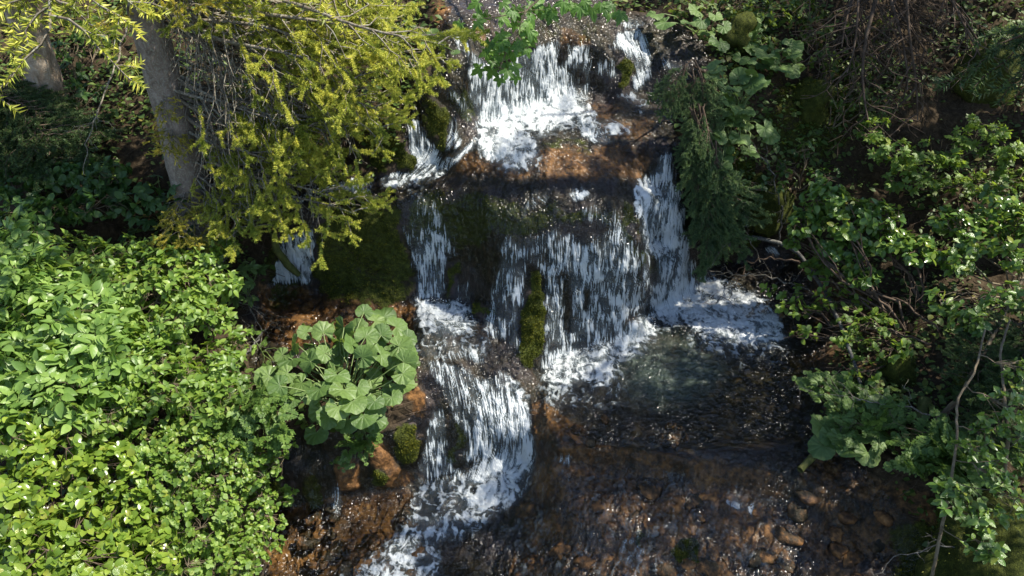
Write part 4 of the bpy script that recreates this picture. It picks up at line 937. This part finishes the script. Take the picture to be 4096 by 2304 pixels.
# ------------------------------------------------------------------ shrubs and herbs on the left bank
G1 = 'leafy shrubs on the left bank'
shrub('elder_shrub', 'bright elder shrub with five part leaves along the left edge', 'shrub', [(15, 350), (70, 360)], [(22, 232, .13, .18, .2, .12), (15, 265, .13, .34, .35, .22), (30, 300, .13, .42, .4, .25), (72, 312, .12, .40, .4, .25), (95, 345, .11, .42, .4, .25), (20, 352, .12, .42, .4, .28), (65, 385, .11, .45, .4, .28), (120, 360, .10, .34, .3, .22), (20, 410, .11, .35, .4, .25)], S_PIN, L_ELDER, .235, 480, (3, 5), .75, group=G1)
shrub('honeysuckle_shrub', 'green oval leaved shrub in half shade below the old trunk', 'shrub', [(110, 300), (190, 290)], [(60, 255, .07, .45, .35, .22), (110, 262, .08, .5, .35, .22), (160, 262, .08, .42, .35, .22), (90, 285, .09, .5, .35, .22), (145, 295, .09, .5, .35, .22), (200, 290, .07, .4, .3, .2)], S_OVAL, L_BUSH, .078, 620, (4, 7), group=G1)
shrub('honeysuckle_shrub', 'sunlit oval leaved shrub standing against the foot of the big spruce', 'shrub', [(200, 330)], [(165, 272, .10, .20, .2, .16), (200, 258, .10, .24, .2, .15), (222, 245, .07, .22, .2, .16), (190, 290, .11, .28, .25, .18), (222, 285, .10, .20, .2, .15), (180, 318, .11, .36, .25, .14), (215, 318, .10, .20, .2, .12)], S_OVAL, L_BUSH, .072, 420, (4, 7), group=G1)
shrub('dogwood_shrub', 'dense green shrub in the middle of the left bank below the elder', 'shrub', [(160, 400), (210, 420)], [(110, 400, .09, .4, .35, .2), (150, 352, .09, .42, .3, .2), (155, 385, .09, .45, .35, .25), (200, 365, .07, .40, .3, .2), (205, 400, .07, .42, .35, .2), (235, 345, .05, .2, .2, .14), (90, 420, .10, .35, .35, .2)], S_OVAL, L_BUSH, .072, 820, (4, 7), group=G1)
shrub('snowberry_shrub', 'fine leaved pale green shrub leaning over the lower left stream', 'shrub', [(190, 520), (230, 500)], [(150, 440, .08, .35, .3, .2), (190, 450, .08, .42, .35, .22), (225, 445, .07, .26, .3, .2), (215, 480, .08, .42, .35, .22), (160, 480, .09, .42, .35, .22), (260, 465, .07, .26, .25, .16), (250, 505, .07, .28, .25, .18), (200, 520, .09, .40, .35, .25), (245, 540, .07, .28, .3, .2), (225, 565, .08, .36, .3, .2), (175, 560, .09, .36, .3, .2), (275, 455, .06, .12, .12, .1), (288, 448, .05, .10, .1, .08), (284, 496, .05, .12, .12, .1), (268, 548, .06, .16, .15, .12), (280, 520, .05, .08, .08, .06)], S_ROUND, L_BUSH, .049, 1600, (5, 8), .6, group=G1, spread=.95)
shrub('buckthorn_shrub', 'glossy round leaved shrub with brown stems in the lower left corner', 'shrub', [(40, 560), (50, 540)], [(15, 440, .14, .32, .3, .2), (50, 452, .13, .34, .3, .2), (20, 500, .15, .36, .35, .22), (55, 500, .14, .30, .3, .2), (75, 535, .13, .34, .3, .2), (30, 550, .15, .36, .3, .22), (80, 570, .13, .36, .3, .2), (115, 545, .11, .28, .25, .16), (10, 590, .15, .3, .3, .2)], S_ROUND, L_GLOSS, .082, 480, (5, 8), .75, B_BROWN, G1, rad=.022)
shrub('buckthorn_shrub', 'glossy leaved low shrub between the corner shrub and the fine leaved shrub', 'shrub', [(120, 570)], [(125, 510, .11, .30, .28, .18), (150, 525, .10, .24, .25, .16), (140, 560, .11, .34, .3, .2), (105, 575, .12, .3, .3, .2), (100, 470, .11, .36, .3, .2)], S_ROUND, L_GLOSS, .074, 360, (5, 8), .75, B_BROWN, G1)
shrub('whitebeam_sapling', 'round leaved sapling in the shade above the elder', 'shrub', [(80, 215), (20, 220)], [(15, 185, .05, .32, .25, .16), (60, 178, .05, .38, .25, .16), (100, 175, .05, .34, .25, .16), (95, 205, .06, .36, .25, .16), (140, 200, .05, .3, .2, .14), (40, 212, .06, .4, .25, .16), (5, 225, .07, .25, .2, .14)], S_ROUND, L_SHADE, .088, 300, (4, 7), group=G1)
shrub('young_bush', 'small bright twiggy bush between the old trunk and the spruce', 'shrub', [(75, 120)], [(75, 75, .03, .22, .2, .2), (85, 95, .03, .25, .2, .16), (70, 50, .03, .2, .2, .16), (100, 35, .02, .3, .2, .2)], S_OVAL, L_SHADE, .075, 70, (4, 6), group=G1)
def mapleherb(label, root_px, pts_, mat, size, group=None, tilt=(0, -.5, .85), name='sycamore_seedling', stemw=.006):
    base = np.array(at(*root_px)); r_ = tag(empty(name, Vector(base)), label, 'plant', group); items = []; m = Mesh()
    for x, y, k in pts_:
        c = np.array(at(x, y, k)); s = size*rng.uniform(.8, 1.2); out = unit((c-base)*np.array([1, 1, .2])+rng.normal(0, .1, 3))
        items.append((int(rng.integers(4)), frm(unit(out+np.array([0, -.5, -.5])+rng.normal(0, .35, 3)), unit(np.array(tilt)+rng.normal(0, .25, 3)), c, s))); m.tube(wig(base, c, 6, .07, .1), np.linspace(stemw, .003, 6), 4)
    hang_leaves(r_, S_MAP, mat, items); me = m.make('stem', [M_STALK]); me.transform(Matrix.Translation(Vector(-base))); link('stem', me, r_)
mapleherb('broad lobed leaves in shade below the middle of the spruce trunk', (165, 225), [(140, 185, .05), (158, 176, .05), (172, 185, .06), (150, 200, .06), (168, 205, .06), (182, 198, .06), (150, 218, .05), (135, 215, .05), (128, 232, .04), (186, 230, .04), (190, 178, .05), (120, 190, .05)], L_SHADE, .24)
mapleherb('clump of big lobed leaves at the left stream edge beside the spruce foot', (248, 296), [(236, 272, .03), (248, 268, .03), (243, 284, .04), (255, 282, .03), (236, 294, .04), (250, 295, .03), (230, 284, .04), (258, 272, .02)], L_BUTTER, .21, name='butterbur', group='butterbur clumps by the water')
tuft('cow_parsley', 'sunlit cow parsley fronds on the left bank beside the butterbur', 'plant', (262, 425), [(x, y, k, s) for x, y, k, s in scatter_px([(215, 385), (250, 372), (285, 395), (292, 430), (280, 450), (225, 440), (205, 410)], 52, (.06, .09), (.17, .27))], group='cow parsley plants')
tuft('cow_parsley', 'small cow parsley growing out of the left bank near the driftwood', 'plant', (262, 352), [(x, y, k, s) for x, y, k, s in scatter_px([(250, 330), (285, 345), (285, 372), (258, 372)], 9, (.01, .03), (.10, .14))], group='cow parsley plants')
tuft('cranesbill', 'fine leaved green herb hanging under the butterbur clump', 'plant', (362, 428), [(x, y, k, s) for x, y, k, s in scatter_px([(345, 436), (375, 424), (380, 440), (352, 466), (338, 468)], 24, (.01, .03), (.11, .17))])

# butterbur clumps
big = [(x, y, .20) for x, y in b2([(280, 170), (400, 150), (545, 75), (640, 40), (735, 65), (880, 45), (1000, 30), (1005, 140), (680, 190), (560, 285), (720, 160), (760, 255), (435, 310), (350, 230), (490, 215), (620, 390), (725, 365), (850, 240), (930, 180), (1010, 300), (1070, 300), (1130, 220), (1140, 150), (1150, 80), (780, 455), (890, 420), (975, 470), (585, 530), (960, 330), (660, 430), (610, 250), (820, 330), (900, 330)])]
big += [(x, y, .195) for x, y in c5([(825, 815), (905, 880), (970, 845), (680, 925), (780, 940), (950, 980), (1060, 920), (410, 960), (530, 960), (330, 1040), (430, 1160), (540, 1110), (1140, 1000), (1080, 1060), (640, 1150), (1020, 1130), (740, 1050), (900, 1030), (300, 1150), (650, 1020), (840, 990), (840, 1120), (1150, 1110)])]
butterbur('large sunlit butterbur clump with round leaves in the middle of the stream', (350, 408), [(x+rng.normal(0, 7), y+rng.normal(0, 6), rng.uniform(.025, .06), s*rng.uniform(.5, .9)) for x, y, s in big[::2]]+[(x, y, rng.uniform(.035, .085), s*rng.uniform(.75, 1.2)) for x, y, s in big])
q1 = c3([(300, 120), (380, 90), (430, 155), (330, 190), (400, 245), (225, 130), (30, 85), (90, 130), (270, 60)]); q2 = c3([(590, 280), (640, 260), (570, 350), (690, 330), (770, 290), (760, 390), (700, 250), (850, 400), (610, 180), (840, 330), (660, 380)])
q3 = c3([(335, 430), (380, 385), (540, 460), (590, 430), (400, 450), (360, 520), (425, 500), (465, 540), (520, 480), (610, 510), (645, 480), (430, 630), (500, 610), (570, 650), (490, 680), (440, 710), (550, 720), (390, 760), (460, 800), (520, 800), (450, 860), (430, 910), (665, 740), (580, 890), (300, 470)])
butterbur('butterbur clump high on the right bank beside the top stream', (704, 40), [(x, y, rng.uniform(.02, .05), .22*rng.uniform(.7, 1.15)) for x, y in q1])
butterbur('butterbur clump on the right bank left of the orange leaves', (768, 66), [(x, y, rng.uniform(.02, .05), .21*rng.uniform(.7, 1.15)) for x, y in list(q2)+[(x+rng.normal(0, 6), y+rng.normal(0, 6)) for x, y in q2]])
butterbur('butterbur leaves hanging down the right bank next to the drooping spruce', (735, 120), [(x, y, rng.uniform(.03, .06), .20*rng.uniform(.7, 1.15)) for x, y in list(q3)+[(x+rng.normal(0, 6), y+rng.normal(0, 6)) for x, y in q3]])
q4 = [(725+x*.156, 350+y*.156) for x, y in ((700, 500), (620, 495), (690, 560), (625, 615), (805, 630), (915, 660), (985, 375), (940, 430), (970, 570), (750, 575), (890, 560))]
butterbur('shaded butterbur clump at the water edge under the cow parsley', (850, 440), [(x, y, rng.uniform(.02, .04), .21*rng.uniform(.7, 1.2)) for x, y in q4])
butterbur('small butterbur at the brink left of the upper waterfall', (432, 45), [(432, 34, .02, .13), (438, 40, .02, .12), (455, 52, .02, .09), (427, 44, .02, .11)])

# sycamore branch hanging in front of the upper falls
mp = [(425+x*.09938, y*.09938) for x, y in ((370, 210), (505, 190), (590, 95), (500, 115), (790, 120), (735, 140), (740, 300), (660, 385), (610, 480), (780, 390), (870, 400), (1000, 355), (1060, 320), (960, 300), (1010, 470), (880, 490), (780, 490), (700, 540), (650, 590), (740, 440), (590, 670), (700, 660), (800, 610), (870, 630), (760, 760), (915, 740), (840, 690), (930, 440), (900, 200), (1040, 130), (960, 120), (920, 40), (1010, 30), (1180, 60), (1280, 40), (1300, 100), (1200, 100), (1440, 20), (1500, 30), (1570, 40), (1680, 40), (1810, 50), (1780, 10), (1900, 20), (1930, 100), (1980, 100), (1870, 110), (570, 10), (760, 5), (1030, 200), (1050, 270), (930, 250), (1100, 10), (1400, -20), (1600, -20), (880, 90), (960, 370), (830, 450))]
nodes = [pt(600, -70, 7.9), pt(560, -20, 7.7), pt(525, 12, 7.55), pt(518, 34, 7.45), pt(506, 52, 7.4), pt(500, 68, 7.35)]
mb_root = tag(empty('sycamore_branch', Vector(nodes[0])), 'hanging sycamore branch with bright lobed leaves in front of the upper falls', 'branch')
m = Mesh(); m.tube(nodes, [.014, .011, .008, .006, .005, .004], 5); m.tube([nodes[0]+np.array([1.0, 2.4, 3.6]), nodes[0]+np.array([.4, 1.1, 1.6]), nodes[0]], [.03, .022, .014], 6); m.tube([nodes[2], pt(490, 18, 7.5), pt(465, 20, 7.5)], [.006, .005, .003], 4); m.tube([nodes[1], pt(590, -8, 7.7), pt(617, 6, 7.65)], [.007, .006, .004], 4)
STP = np.concatenate([nodes[1:], [pt(490, 18, 7.5), pt(468, 20, 7.5), pt(590, -8, 7.7), pt(612, 4, 7.65)]]); items = []
for x, y in mp:
    c = pt(x, y, np.interp(y, [0, 80], [7.62, 7.3])+rng.normal(0, .07)); j = STP[np.argmin(((STP-c)**2).sum(1))]; m.tube(wig(j, c, 4, .08), [.003, .0025, .002, .002], 3)
    items.append((int(rng.integers(4)), frm(unit(np.array([rng.normal(0, .5), -.45, -.75])+.5*unit(c-j)), unit(np.array([.1, -.65, .75])+rng.normal(0, .22, 3)), c, .18*rng.uniform(.8, 1.2))))
hang_leaves(mb_root, S_MAP, L_MAPLE, items); me = m.make('stem', [B_STEM]); me.transform(Matrix.Translation(Vector(-nodes[0]))); link('stem', me, mb_root)

# ------------------------------------------------------------------ right bank
G2 = 'leafy shrubs on the right bank'
shrub('willow_shrub', 'glossy leaved willow shrub arching over the right side of the pool', 'shrub', [(925, 310), (905, 330)], [(825, 198, .13, .24, .22, .14), (800, 222, .13, .18, .2, .12), (840, 222, .13, .30, .25, .14), (875, 215, .13, .28, .25, .14), (885, 240, .12, .30, .25, .14), (845, 250, .12, .30, .2, .10), (795, 240, .12, .15, .15, .08), (915, 250, .12, .26, .2, .12), (860, 275, .10, .24, .2, .08), (815, 270, .10, .18, .2, .08)], S_ROUND, L_WILLOW, .080, 430, (4, 7), .75, B_BROWN, G2, rad=.016)
shrub('willow_shrub', 'sparse lower willow twigs reaching out over the dark pool edge', 'shrub', [(915, 345)], [(785, 290, .07, .24, .15, .06), (800, 308, .07, .26, .2, .07), (840, 300, .07, .3, .2, .07), (870, 322, .06, .3, .2, .08), (840, 335, .06, .26, .2, .06), (890, 350, .06, .26, .2, .08), (860, 372, .05, .2, .2, .05), (810, 335, .06, .2, .15, .05)], S_ROUND, L_BUSH, .070, 120, (4, 6), .75, B_BROWN, G2, rad=.012)
shrub('viburnum_shrub', 'pale leaved shrub at the right edge above the thick curved stem', 'shrub', [(1020, 300)], [(955, 222, .12, .25, .22, .14), (985, 240, .12, .28, .25, .16), (1000, 205, .12, .28, .25, .16), (1025, 225, .12, .3, .25, .18), (960, 262, .11, .2, .2, .12), (1020, 260, .12, .25, .2, .16), (965, 315, .10, .2, .2, .12), (940, 300, .10, .15, .15, .1)], S_OVAL, L_WILLOW, .09, 280, (4, 7), .7, group=G2)
shrub('hazel_shrub', 'lobed leaf shrub in the shade on the far right bank', 'shrub', [(930, 190)], [(868, 128, .05, .26, .2, .14), (890, 150, .06, .34, .25, .16), (925, 170, .07, .4, .25, .16), (985, 130, .06, .32, .25, .16), (1005, 150, .06, .28, .25, .16), (950, 150, .06, .34, .25, .16), (905, 180, .06, .3, .25, .12), (960, 185, .07, .4, .25, .14), (1020, 178, .06, .3, .25, .14)], S_MAP, L_BUSH, .125, 150, (4, 6), .8, group=G2)
shrub('young_bush', 'twiggy bush with small leaves in the middle of the right bank', 'shrub', [(830, 130)], [(845, 100, .03, .25, .2, .14), (875, 105, .03, .25, .2, .14), (825, 60, .03, .2, .2, .2), (815, 30, .03, .25, .2, .2), (800, 10, .03, .3, .2, .2), (860, 70, .03, .25, .2, .14), (880, 30, .03, .2, .2, .2)], S_OVAL, L_COVER, .075, 150, (4, 6), group=G2)
shrub('young_bush', 'low bush with scattered leaves at the top of the right bank above the butterbur', 'shrub', [(745, 20)], [(690, 8, .02, .3, .2, .12), (740, 5, .03, .35, .2, .16), (775, 15, .03, .3, .2, .16), (760, 45, .02, .25, .2, .1)], S_OVAL, L_COVER, .07, 140, (4, 6), group=G2)
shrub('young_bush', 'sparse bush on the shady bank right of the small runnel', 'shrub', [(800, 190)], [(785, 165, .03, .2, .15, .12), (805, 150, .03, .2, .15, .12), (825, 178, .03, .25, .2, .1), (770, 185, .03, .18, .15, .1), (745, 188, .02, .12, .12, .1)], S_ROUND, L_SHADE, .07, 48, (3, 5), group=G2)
tuft('cow_parsley', 'shaded cow parsley clump at the right water edge', 'plant', (868, 438), scatter_px([(800, 380), (815, 365), (860, 385), (900, 400), (905, 430), (885, 450), (850, 440), (810, 395)], 70, (.02, .05), (.15, .24)), group='cow parsley plants')
tuft('cow_parsley', 'fern like cow parsley clump low on the right beneath the hanging leaves', 'plant', (945, 470), scatter_px([(912, 440), (945, 425), (985, 440), (990, 475), (940, 485), (912, 470)], 42, (.03, .06), (.22, .34)), group='cow parsley plants')
tuft('cow_parsley', 'cow parsley fronds at the right edge beneath the bright leaves', 'plant', (1010, 420), scatter_px([(990, 380), (1030, 370), (1030, 470), (1000, 470)], 22, (.03, .06), (.2, .3)), group='cow parsley plants')
# leaning saplings with their own trunks
def leaner(name, label, pts_, rad, bark, blobs, S, mat, size, tips, group='leaning stems on the right bank', whorl=(4, 6), cat='sapling'):
    P = [np.array(at(*p)) for p in pts_]; r_ = tag(empty(name, Vector(P[0])), label, cat, group)
    t = np.linspace(0, len(P)-1, 6*len(P)); Q = np.stack([np.interp(t, np.arange(len(P)), np.array(P)[:, c_]) for c_ in range(3)], -1)
    for c_ in range(3): Q[1:-1, c_] = (Q[:-2, c_]+Q[1:-1, c_]*2+Q[2:, c_])/4
    Q[1:-1] += rng.normal(0, .002, Q[1:-1].shape)
    m = Mesh(); m.tube(Q, np.linspace(rad, rad*.55, len(Q)), 8); me = m.make('trunk', [bark]); me.transform(Matrix.Translation(Vector(-P[0]))); link('trunk', me, r_)
    items = []; m = Mesh()
    for b_ in blobs:
        c = np.array(at(*b_[:3])); j = Q[np.argmin(((Q-c)**2).sum(1))]; lp = wig(j, c, 6, .15); m.tube(lp, np.linspace(rad*.3+.002, .003, 6), 4)
        for _ in range(max(3, tips//len(blobs))):
            d, q = in_ball(.2); o = c+d*np.array(b_[3:6])*q; jj = lp[rng.integers(2, 6)]; m.tube([jj, (jj+o)/2+rng.normal(0, .015, 3), o], [.004, .003, .002], 3); tw = unit(o-jj+np.array([0, 0, .1])); ax = unit(np.cross(tw, [.3, .5, .81])); ay = np.cross(tw, ax)
            for i in range(rng.integers(*whorl)):
                a = i*2.4+rng.random(); y = unit((ax*math.cos(a)+ay*math.sin(a))*.9+tw*.5-np.array([0, 0, .1])); s = size*rng.uniform(.6, 1.2)
                items.append((int(rng.integers(len(S))), frm(y, unit(np.array([0, -.1, .8])+rng.normal(0, .3, 3)), o-tw*s*.3*i/4, s)))
    if items: hang_leaves(r_, S, mat, items); 
    if blobs: me = m.make('stem', [bark]); me.transform(Matrix.Translation(Vector(-P[0]))); link('stem', me, r_)
    return r_
leaner('bent_sapling', 'grey dead sapling arching out of the small runnel and over the dark pool', [(709, 264, 0), (722, 247, .02), (750, 236, .03), (780, 243, .04), (800, 254, .05), (826, 293, .06), (842, 328, .06), (853, 360, .05), (861, 384, .03)], .028, B_GREY, [], None, None, 0, 0)
leaner('curved_sapling', 'thick smooth brown stem curving up from the right bank to the right edge', [(930, 428, 0), (945, 412, .02), (962, 395, .05), (972, 372, .06), (988, 345, .08), (1004, 315, .09), (1022, 280, .10), (1040, 250, .11)], .026, B_STEM, [(1000, 300, .11, .2, .2, .12), (1020, 290, .12, .2, .2, .12), (970, 320, .1, .15, .15, .1)], S_OVAL, L_WILLOW, .085, 36)
leaner('slender_sapling', 'slender grey green stem with bright leaves slanting down the right edge', [(928, 590, 0), (933, 572, .05), (943, 522, .09), (950, 487, .10), (957, 440, .12), (957, 400, .13), (975, 372, .14), (985, 330, .15)], .015, B_STEM, [(990, 430, .12, .16, .15, .12), (975, 450, .12, .2, .15, .1), (1010, 410, .13, .22, .2, .14), (955, 505, .12, .18, .15, .06), (985, 520, .12, .22, .15, .10), (1015, 500, .13, .2, .2, .16), (990, 550, .12, .15, .15, .10), (1015, 370, .13, .22, .2, .14), (1000, 470, .13, .2, .2, .12), (950, 490, .12, .12, .12, .05)], S_OVAL, L_WILLOW, .072, 130)
leaner('slender_sapling', 'thin grey stem hanging along the right edge in front of the ferns', [(1005, 470, .05), (1008, 440, .10), (1005, 400, .12), (1000, 350, .13), (1010, 320, .13)], .016, B_STEM, [(1018, 440, .12, .16, .15, .15), (1018, 390, .12, .16, .15, .15)], S_OVAL, L_WILLOW, .07, 26)
# bare branches over the pool
def bare(label, pts_, rad, bark, forks, name='bare_branch', group='bare branches over the water', amp=.10):
    P = [np.array(at(*p)) for p in pts_]; r_ = tag(empty(name, Vector(P[0])), label, 'branch', group); m = Mesh(); t = np.linspace(0, len(P)-1, 5*len(P)); Q = np.stack([np.interp(t, np.arange(len(P)), np.array(P)[:, c_]) for c_ in range(3)], -1); Q[1:-1] += rng.normal(0, .012, Q[1:-1].shape)
    m.tube(Q, np.linspace(rad, rad*.3, len(Q)), 6); me = m.make('stem', [bark]); me.transform(Matrix.Translation(Vector(-P[0]))); link('stem', me, r_)
    for _ in range(forks):
        i = rng.integers(len(Q)//5, len(Q)); d = unit(Q[min(i, len(Q)-1)]-Q[max(0, i-2)]); L = rng.uniform(.12, .45); e = Q[i]+unit(d*.6+rng.normal(0, .6, 3)*np.array([1, .6, .6]))*L; m2 = Mesh(); wp = wig(Q[i], e, 6, amp*1.6); m2.tube(wp, np.linspace(rad*.35, .0018, 6), 4)
        for q in range(2):
            e2 = wp[2+q*2]+unit(d*.4+rng.normal(0, .7, 3))*L*.45; m2.tube(wig(wp[2+q*2], e2, 4, .15), [.0026, .002, .0016, .0013], 3)
        me = m2.make('twig', [bark]); me.transform(Matrix.Translation(Vector(-P[0]))); link('twig', me, r_)
bare('bare reddish brown branch crossing the end of the right chute', [(800, 262, .06), (770, 258, .05), (748, 262, .05), (735, 285, .05), (728, 300, .05)], .012, B_BROWN, 7)
bare('bare pale twig spray hanging over the foam of the right chute', [(830, 300, .06), (795, 285, .06), (760, 275, .06), (728, 273, .06), (700, 270, .06)], .009, B_TWIG, 8)
bare('bare forked branch standing up from the small runnel', [(760, 262, .02), (748, 235, .03), (735, 215, .03), (722, 222, .03)], .008, B_TWIG, 5)
bare('grey bare branch reaching up the shady right bank', [(778, 246, .03), (783, 215, .04), (776, 185, .05), (766, 160, .05)], .012, B_GREY, 7)
bare('thin bare branches tangled beside the cow parsley on the right', [(945, 420, .03), (900, 405, .04), (860, 400, .05), (835, 395, .05)], .009, B_TWIG, 8)
bare('long thin tan branch sweeping across the dark right bank', [(985, 378, .05), (960, 402, .05), (930, 432, .05), (890, 424, .05)], .007, B_BROWN, 5)
bare('thin branches behind the willow shrub on the right', [(940, 330, .05), (900, 300, .06), (850, 285, .07), (815, 292, .07)], .012, B_BROWN, 9)
bare('tangle of brown twigs under the willow shrub', [(930, 345, .04), (890, 330, .05), (840, 325, .05), (800, 330, .04)], .010, B_BROWN, 10)
bare('grey twig fallen across the bottom right corner of the stream', [(1000, 548, .02), (940, 545, .04), (895, 556, .03), (868, 585, .02)], .008, B_GREY, 3)
bare('crooked lichen covered stick in front of the dark left bank', [(128, 20, .10), (118, 60, .10), (102, 100, .10), (86, 145, .09), (84, 175, .08)], .012, B_TWIG, 6, group='dead wood on the left bank')
bare('grey driftwood stick lying at the edge of the left stream', [(244, 358, .02), (256, 342, .02), (262, 330, .02), (250, 308, .02)], .012, B_GREY, 6, 'driftwood', 'dead wood on the left bank')
bare('thin dry roots trailing into the left stream', [(236, 302, .02), (252, 305, .02), (266, 322, .01), (260, 345, .01)], .006, B_TWIG, 8, 'driftwood', 'dead wood on the left bank')
P = [np.array(at(*p)) for p in ((273, 232, .03), (277, 250, .03), (287, 264, .02), (299, 275, .015))]; lg = tag(empty('mossy_log', Vector(P[0])), 'short mossy log leaning into the foam of the left waterfall', 'log', 'dead wood on the left bank')
me = trunk_mesh(P, [.03, .04, .045, .03], B_MOSSY, 9, .12); me.transform(Matrix.Translation(Vector(-P[0]))); link('trunk', me, lg)
for k, pp in enumerate((((845, 400), (838, 430), (800, 470)), ((880, 380), (862, 420), (850, 440)), ((925, 400), (915, 440), (925, 480)))):
    P = [np.array(at(x, y, .015)) for x, y in pp]; lg = tag(empty('mossy_root', Vector(P[0])), ('mossy root running down to the water beside the cow parsley', 'mossy root behind the cow parsley clump', 'mossy root on the dark bank under the curved stem')[k], 'root', 'mossy roots on the right bank')
    me = trunk_mesh(P, [.06, .05, .03], B_MOSSY, 9, .12); me.transform(Matrix.Translation(Vector(-P[0]))); link('trunk', me, lg)

# ------------------------------------------------------------------ tall spruces up the right bank, which shade the pool
def tall(label, x, y, h, nb, Lm, z0, seed, deadtips=()):
    zg = 3.2 if y > 11 else (1.0 if y < 9 else 2.0); b0 = np.array([x, y, zg-1.2]); r_ = tag(empty('spruce_tree', Vector(b0)), label, 'tree', 'tall spruces shading the right bank'); rg = np.random.default_rng(seed)
    me = trunk_mesh([b0, b0+np.array([.05, 0, h*.4]), b0+np.array([0, .05, h*.75]), b0+np.array([0, 0, h])], [.24, .18, .1, .03], B_SPRUCE, 12, .05); me.transform(Matrix.Translation(Vector(-b0))); link('trunk', me, r_)
    for i in range(nb):
        u = i/nb; z = b0[2]+z0+(h-z0)*u; a = i*2.4+rg.normal(0, .2); L = Lm*(1-.75*u)*rg.uniform(.8, 1.15); S_ = np.array([x, y, z])
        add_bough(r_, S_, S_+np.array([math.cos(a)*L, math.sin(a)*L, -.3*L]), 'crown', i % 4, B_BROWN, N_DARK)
    return r_
tall('tall dark spruce standing right of the pool outside the view', 5.7, 5.5, 10.5, 30, 1.9, 4.4, 1)
tall('tall dark spruce standing right of the bank shrubs outside the view', 6.6, 9.0, 10.5, 24, 1.6, 4.0, 2)
tall('very tall slim spruce rising right of the willow shrub outside the view', 5.9, 7.7, 13.5, 16, 1.5, 6.6, 7)
tall('tall dark spruce at the top of the right bank outside the view', 7.0, 11.2, 11, 22, 2.0, 3.0, 3)
tdead = tall('brown half dead spruce whose bare twigs hang into the upper right corner', 4.4, 10.9, 8, 16, 1.3, 4.4, 5); tb = np.array(tdead.location)
for i, (x, y, _, _) in enumerate(scatter_px([(790, 0), (1010, 0), (1010, 60), (930, 130), (860, 130), (830, 60)], 13, (0, 1), (0, 1))):
    T = np.array(at(x, y, rng.uniform(.02, .12))); S_ = np.array([4.4, 10.9, max(T[2]+.5, 3.4)+.7*rng.random()]); S_ = S_+(T-S_)*max(0, 1-1.7/np.linalg.norm(T-S_))*np.array([1, 1, .5]); add_bough(tdead, S_, T, 'dead', i % 5, B_BROWN, None, rng.normal(0, .4), 'dead_branch')
tall('tall dark spruce above the upper falls outside the view', 3.6, 12.0, 9.5, 34, 1.8, 3.4, 4)

# ------------------------------------------------------------------ undergrowth and litter on the banks
bankm = (np.clip(1-t_wet*1.6, 0, 1)*inside).ravel()*area; bankm /= bankm.sum(); flatTP = TP.reshape(-1, 3); flatTN = TN.reshape(-1, 3)
clump = (np.clip(fbm(P32*np.float32(2.2), 3, 131)*1.6+.55, .02, 1)).ravel()
pk = bankm*clump; pk /= pk.sum(); NC = 30000; pick = rng.choice(len(pk), NC, p=pk); tiny = [leaf_simple(.30, .1, .2, .85, 3), leaf_simple(.38, .1, .1, .85, 3)]
items = [(int(rng.integers(2)), frm(rng.normal(0, 1, 3)*np.array([1, 1, .35]), unit(flatTN[i]*.5+np.array([0, -.1, .8])+rng.normal(0, .3, 3)), flatTP[i]+np.array([0, 0, .01+.14*rng.random()**2]), .03+.075*rng.random()**2)) for i in pick]
ring = (~inside & (TX > -330) & (TX < 1400) & (TY > -170) & (TY < 800)).ravel(); area2 = np.linalg.norm(np.cross(np.gradient(TP, axis=0), np.gradient(TP, axis=1)), axis=-1).ravel()*ring; pick = rng.choice(len(area2), 9000, p=area2/area2.sum()); jit = rng.normal(0, .06, (9000, 3))*np.array([1, 1, .3])
items += [(int(rng.integers(2)), frm(rng.normal(0, 1, 3)*np.array([1, 1, .35]), unit(np.array([0, -.1, .9])+rng.normal(0, .3, 3)), flatTP[i]+jit[q]+np.array([0, 0, .03+.15*rng.random()**2]), .05+.09*rng.random()**2)) for q, i in enumerate(pick)]
V, F = joined(tiny, items); tag(link('undergrowth', mesh_tri('undergrowth', V, F, [L_COVER])), 'low leafy undergrowth covering the earth banks', None, None, 'stuff')
pick = rng.choice(len(bankm), 2600, p=bankm); m = Mesh()
for i in pick:
    L = rng.uniform(.06, .4); d = unit(rng.normal(0, 1, 3)*np.array([1, 1, .4])); d = unit(d-flatTN[i]*(d@flatTN[i])*.8); p = flatTP[i]+flatTN[i]*.02; m.tube([p-d*L/2, p+rng.normal(0, .02, 3), p+d*L/2+np.array([0, 0, .03*rng.random()])], [.004, .0035, .002], 3)
tag(link('twig_litter', m.make('twig_litter', [B_BROWN])), 'fallen twigs and dry stalks littering the dark banks', None, None, 'stuff')
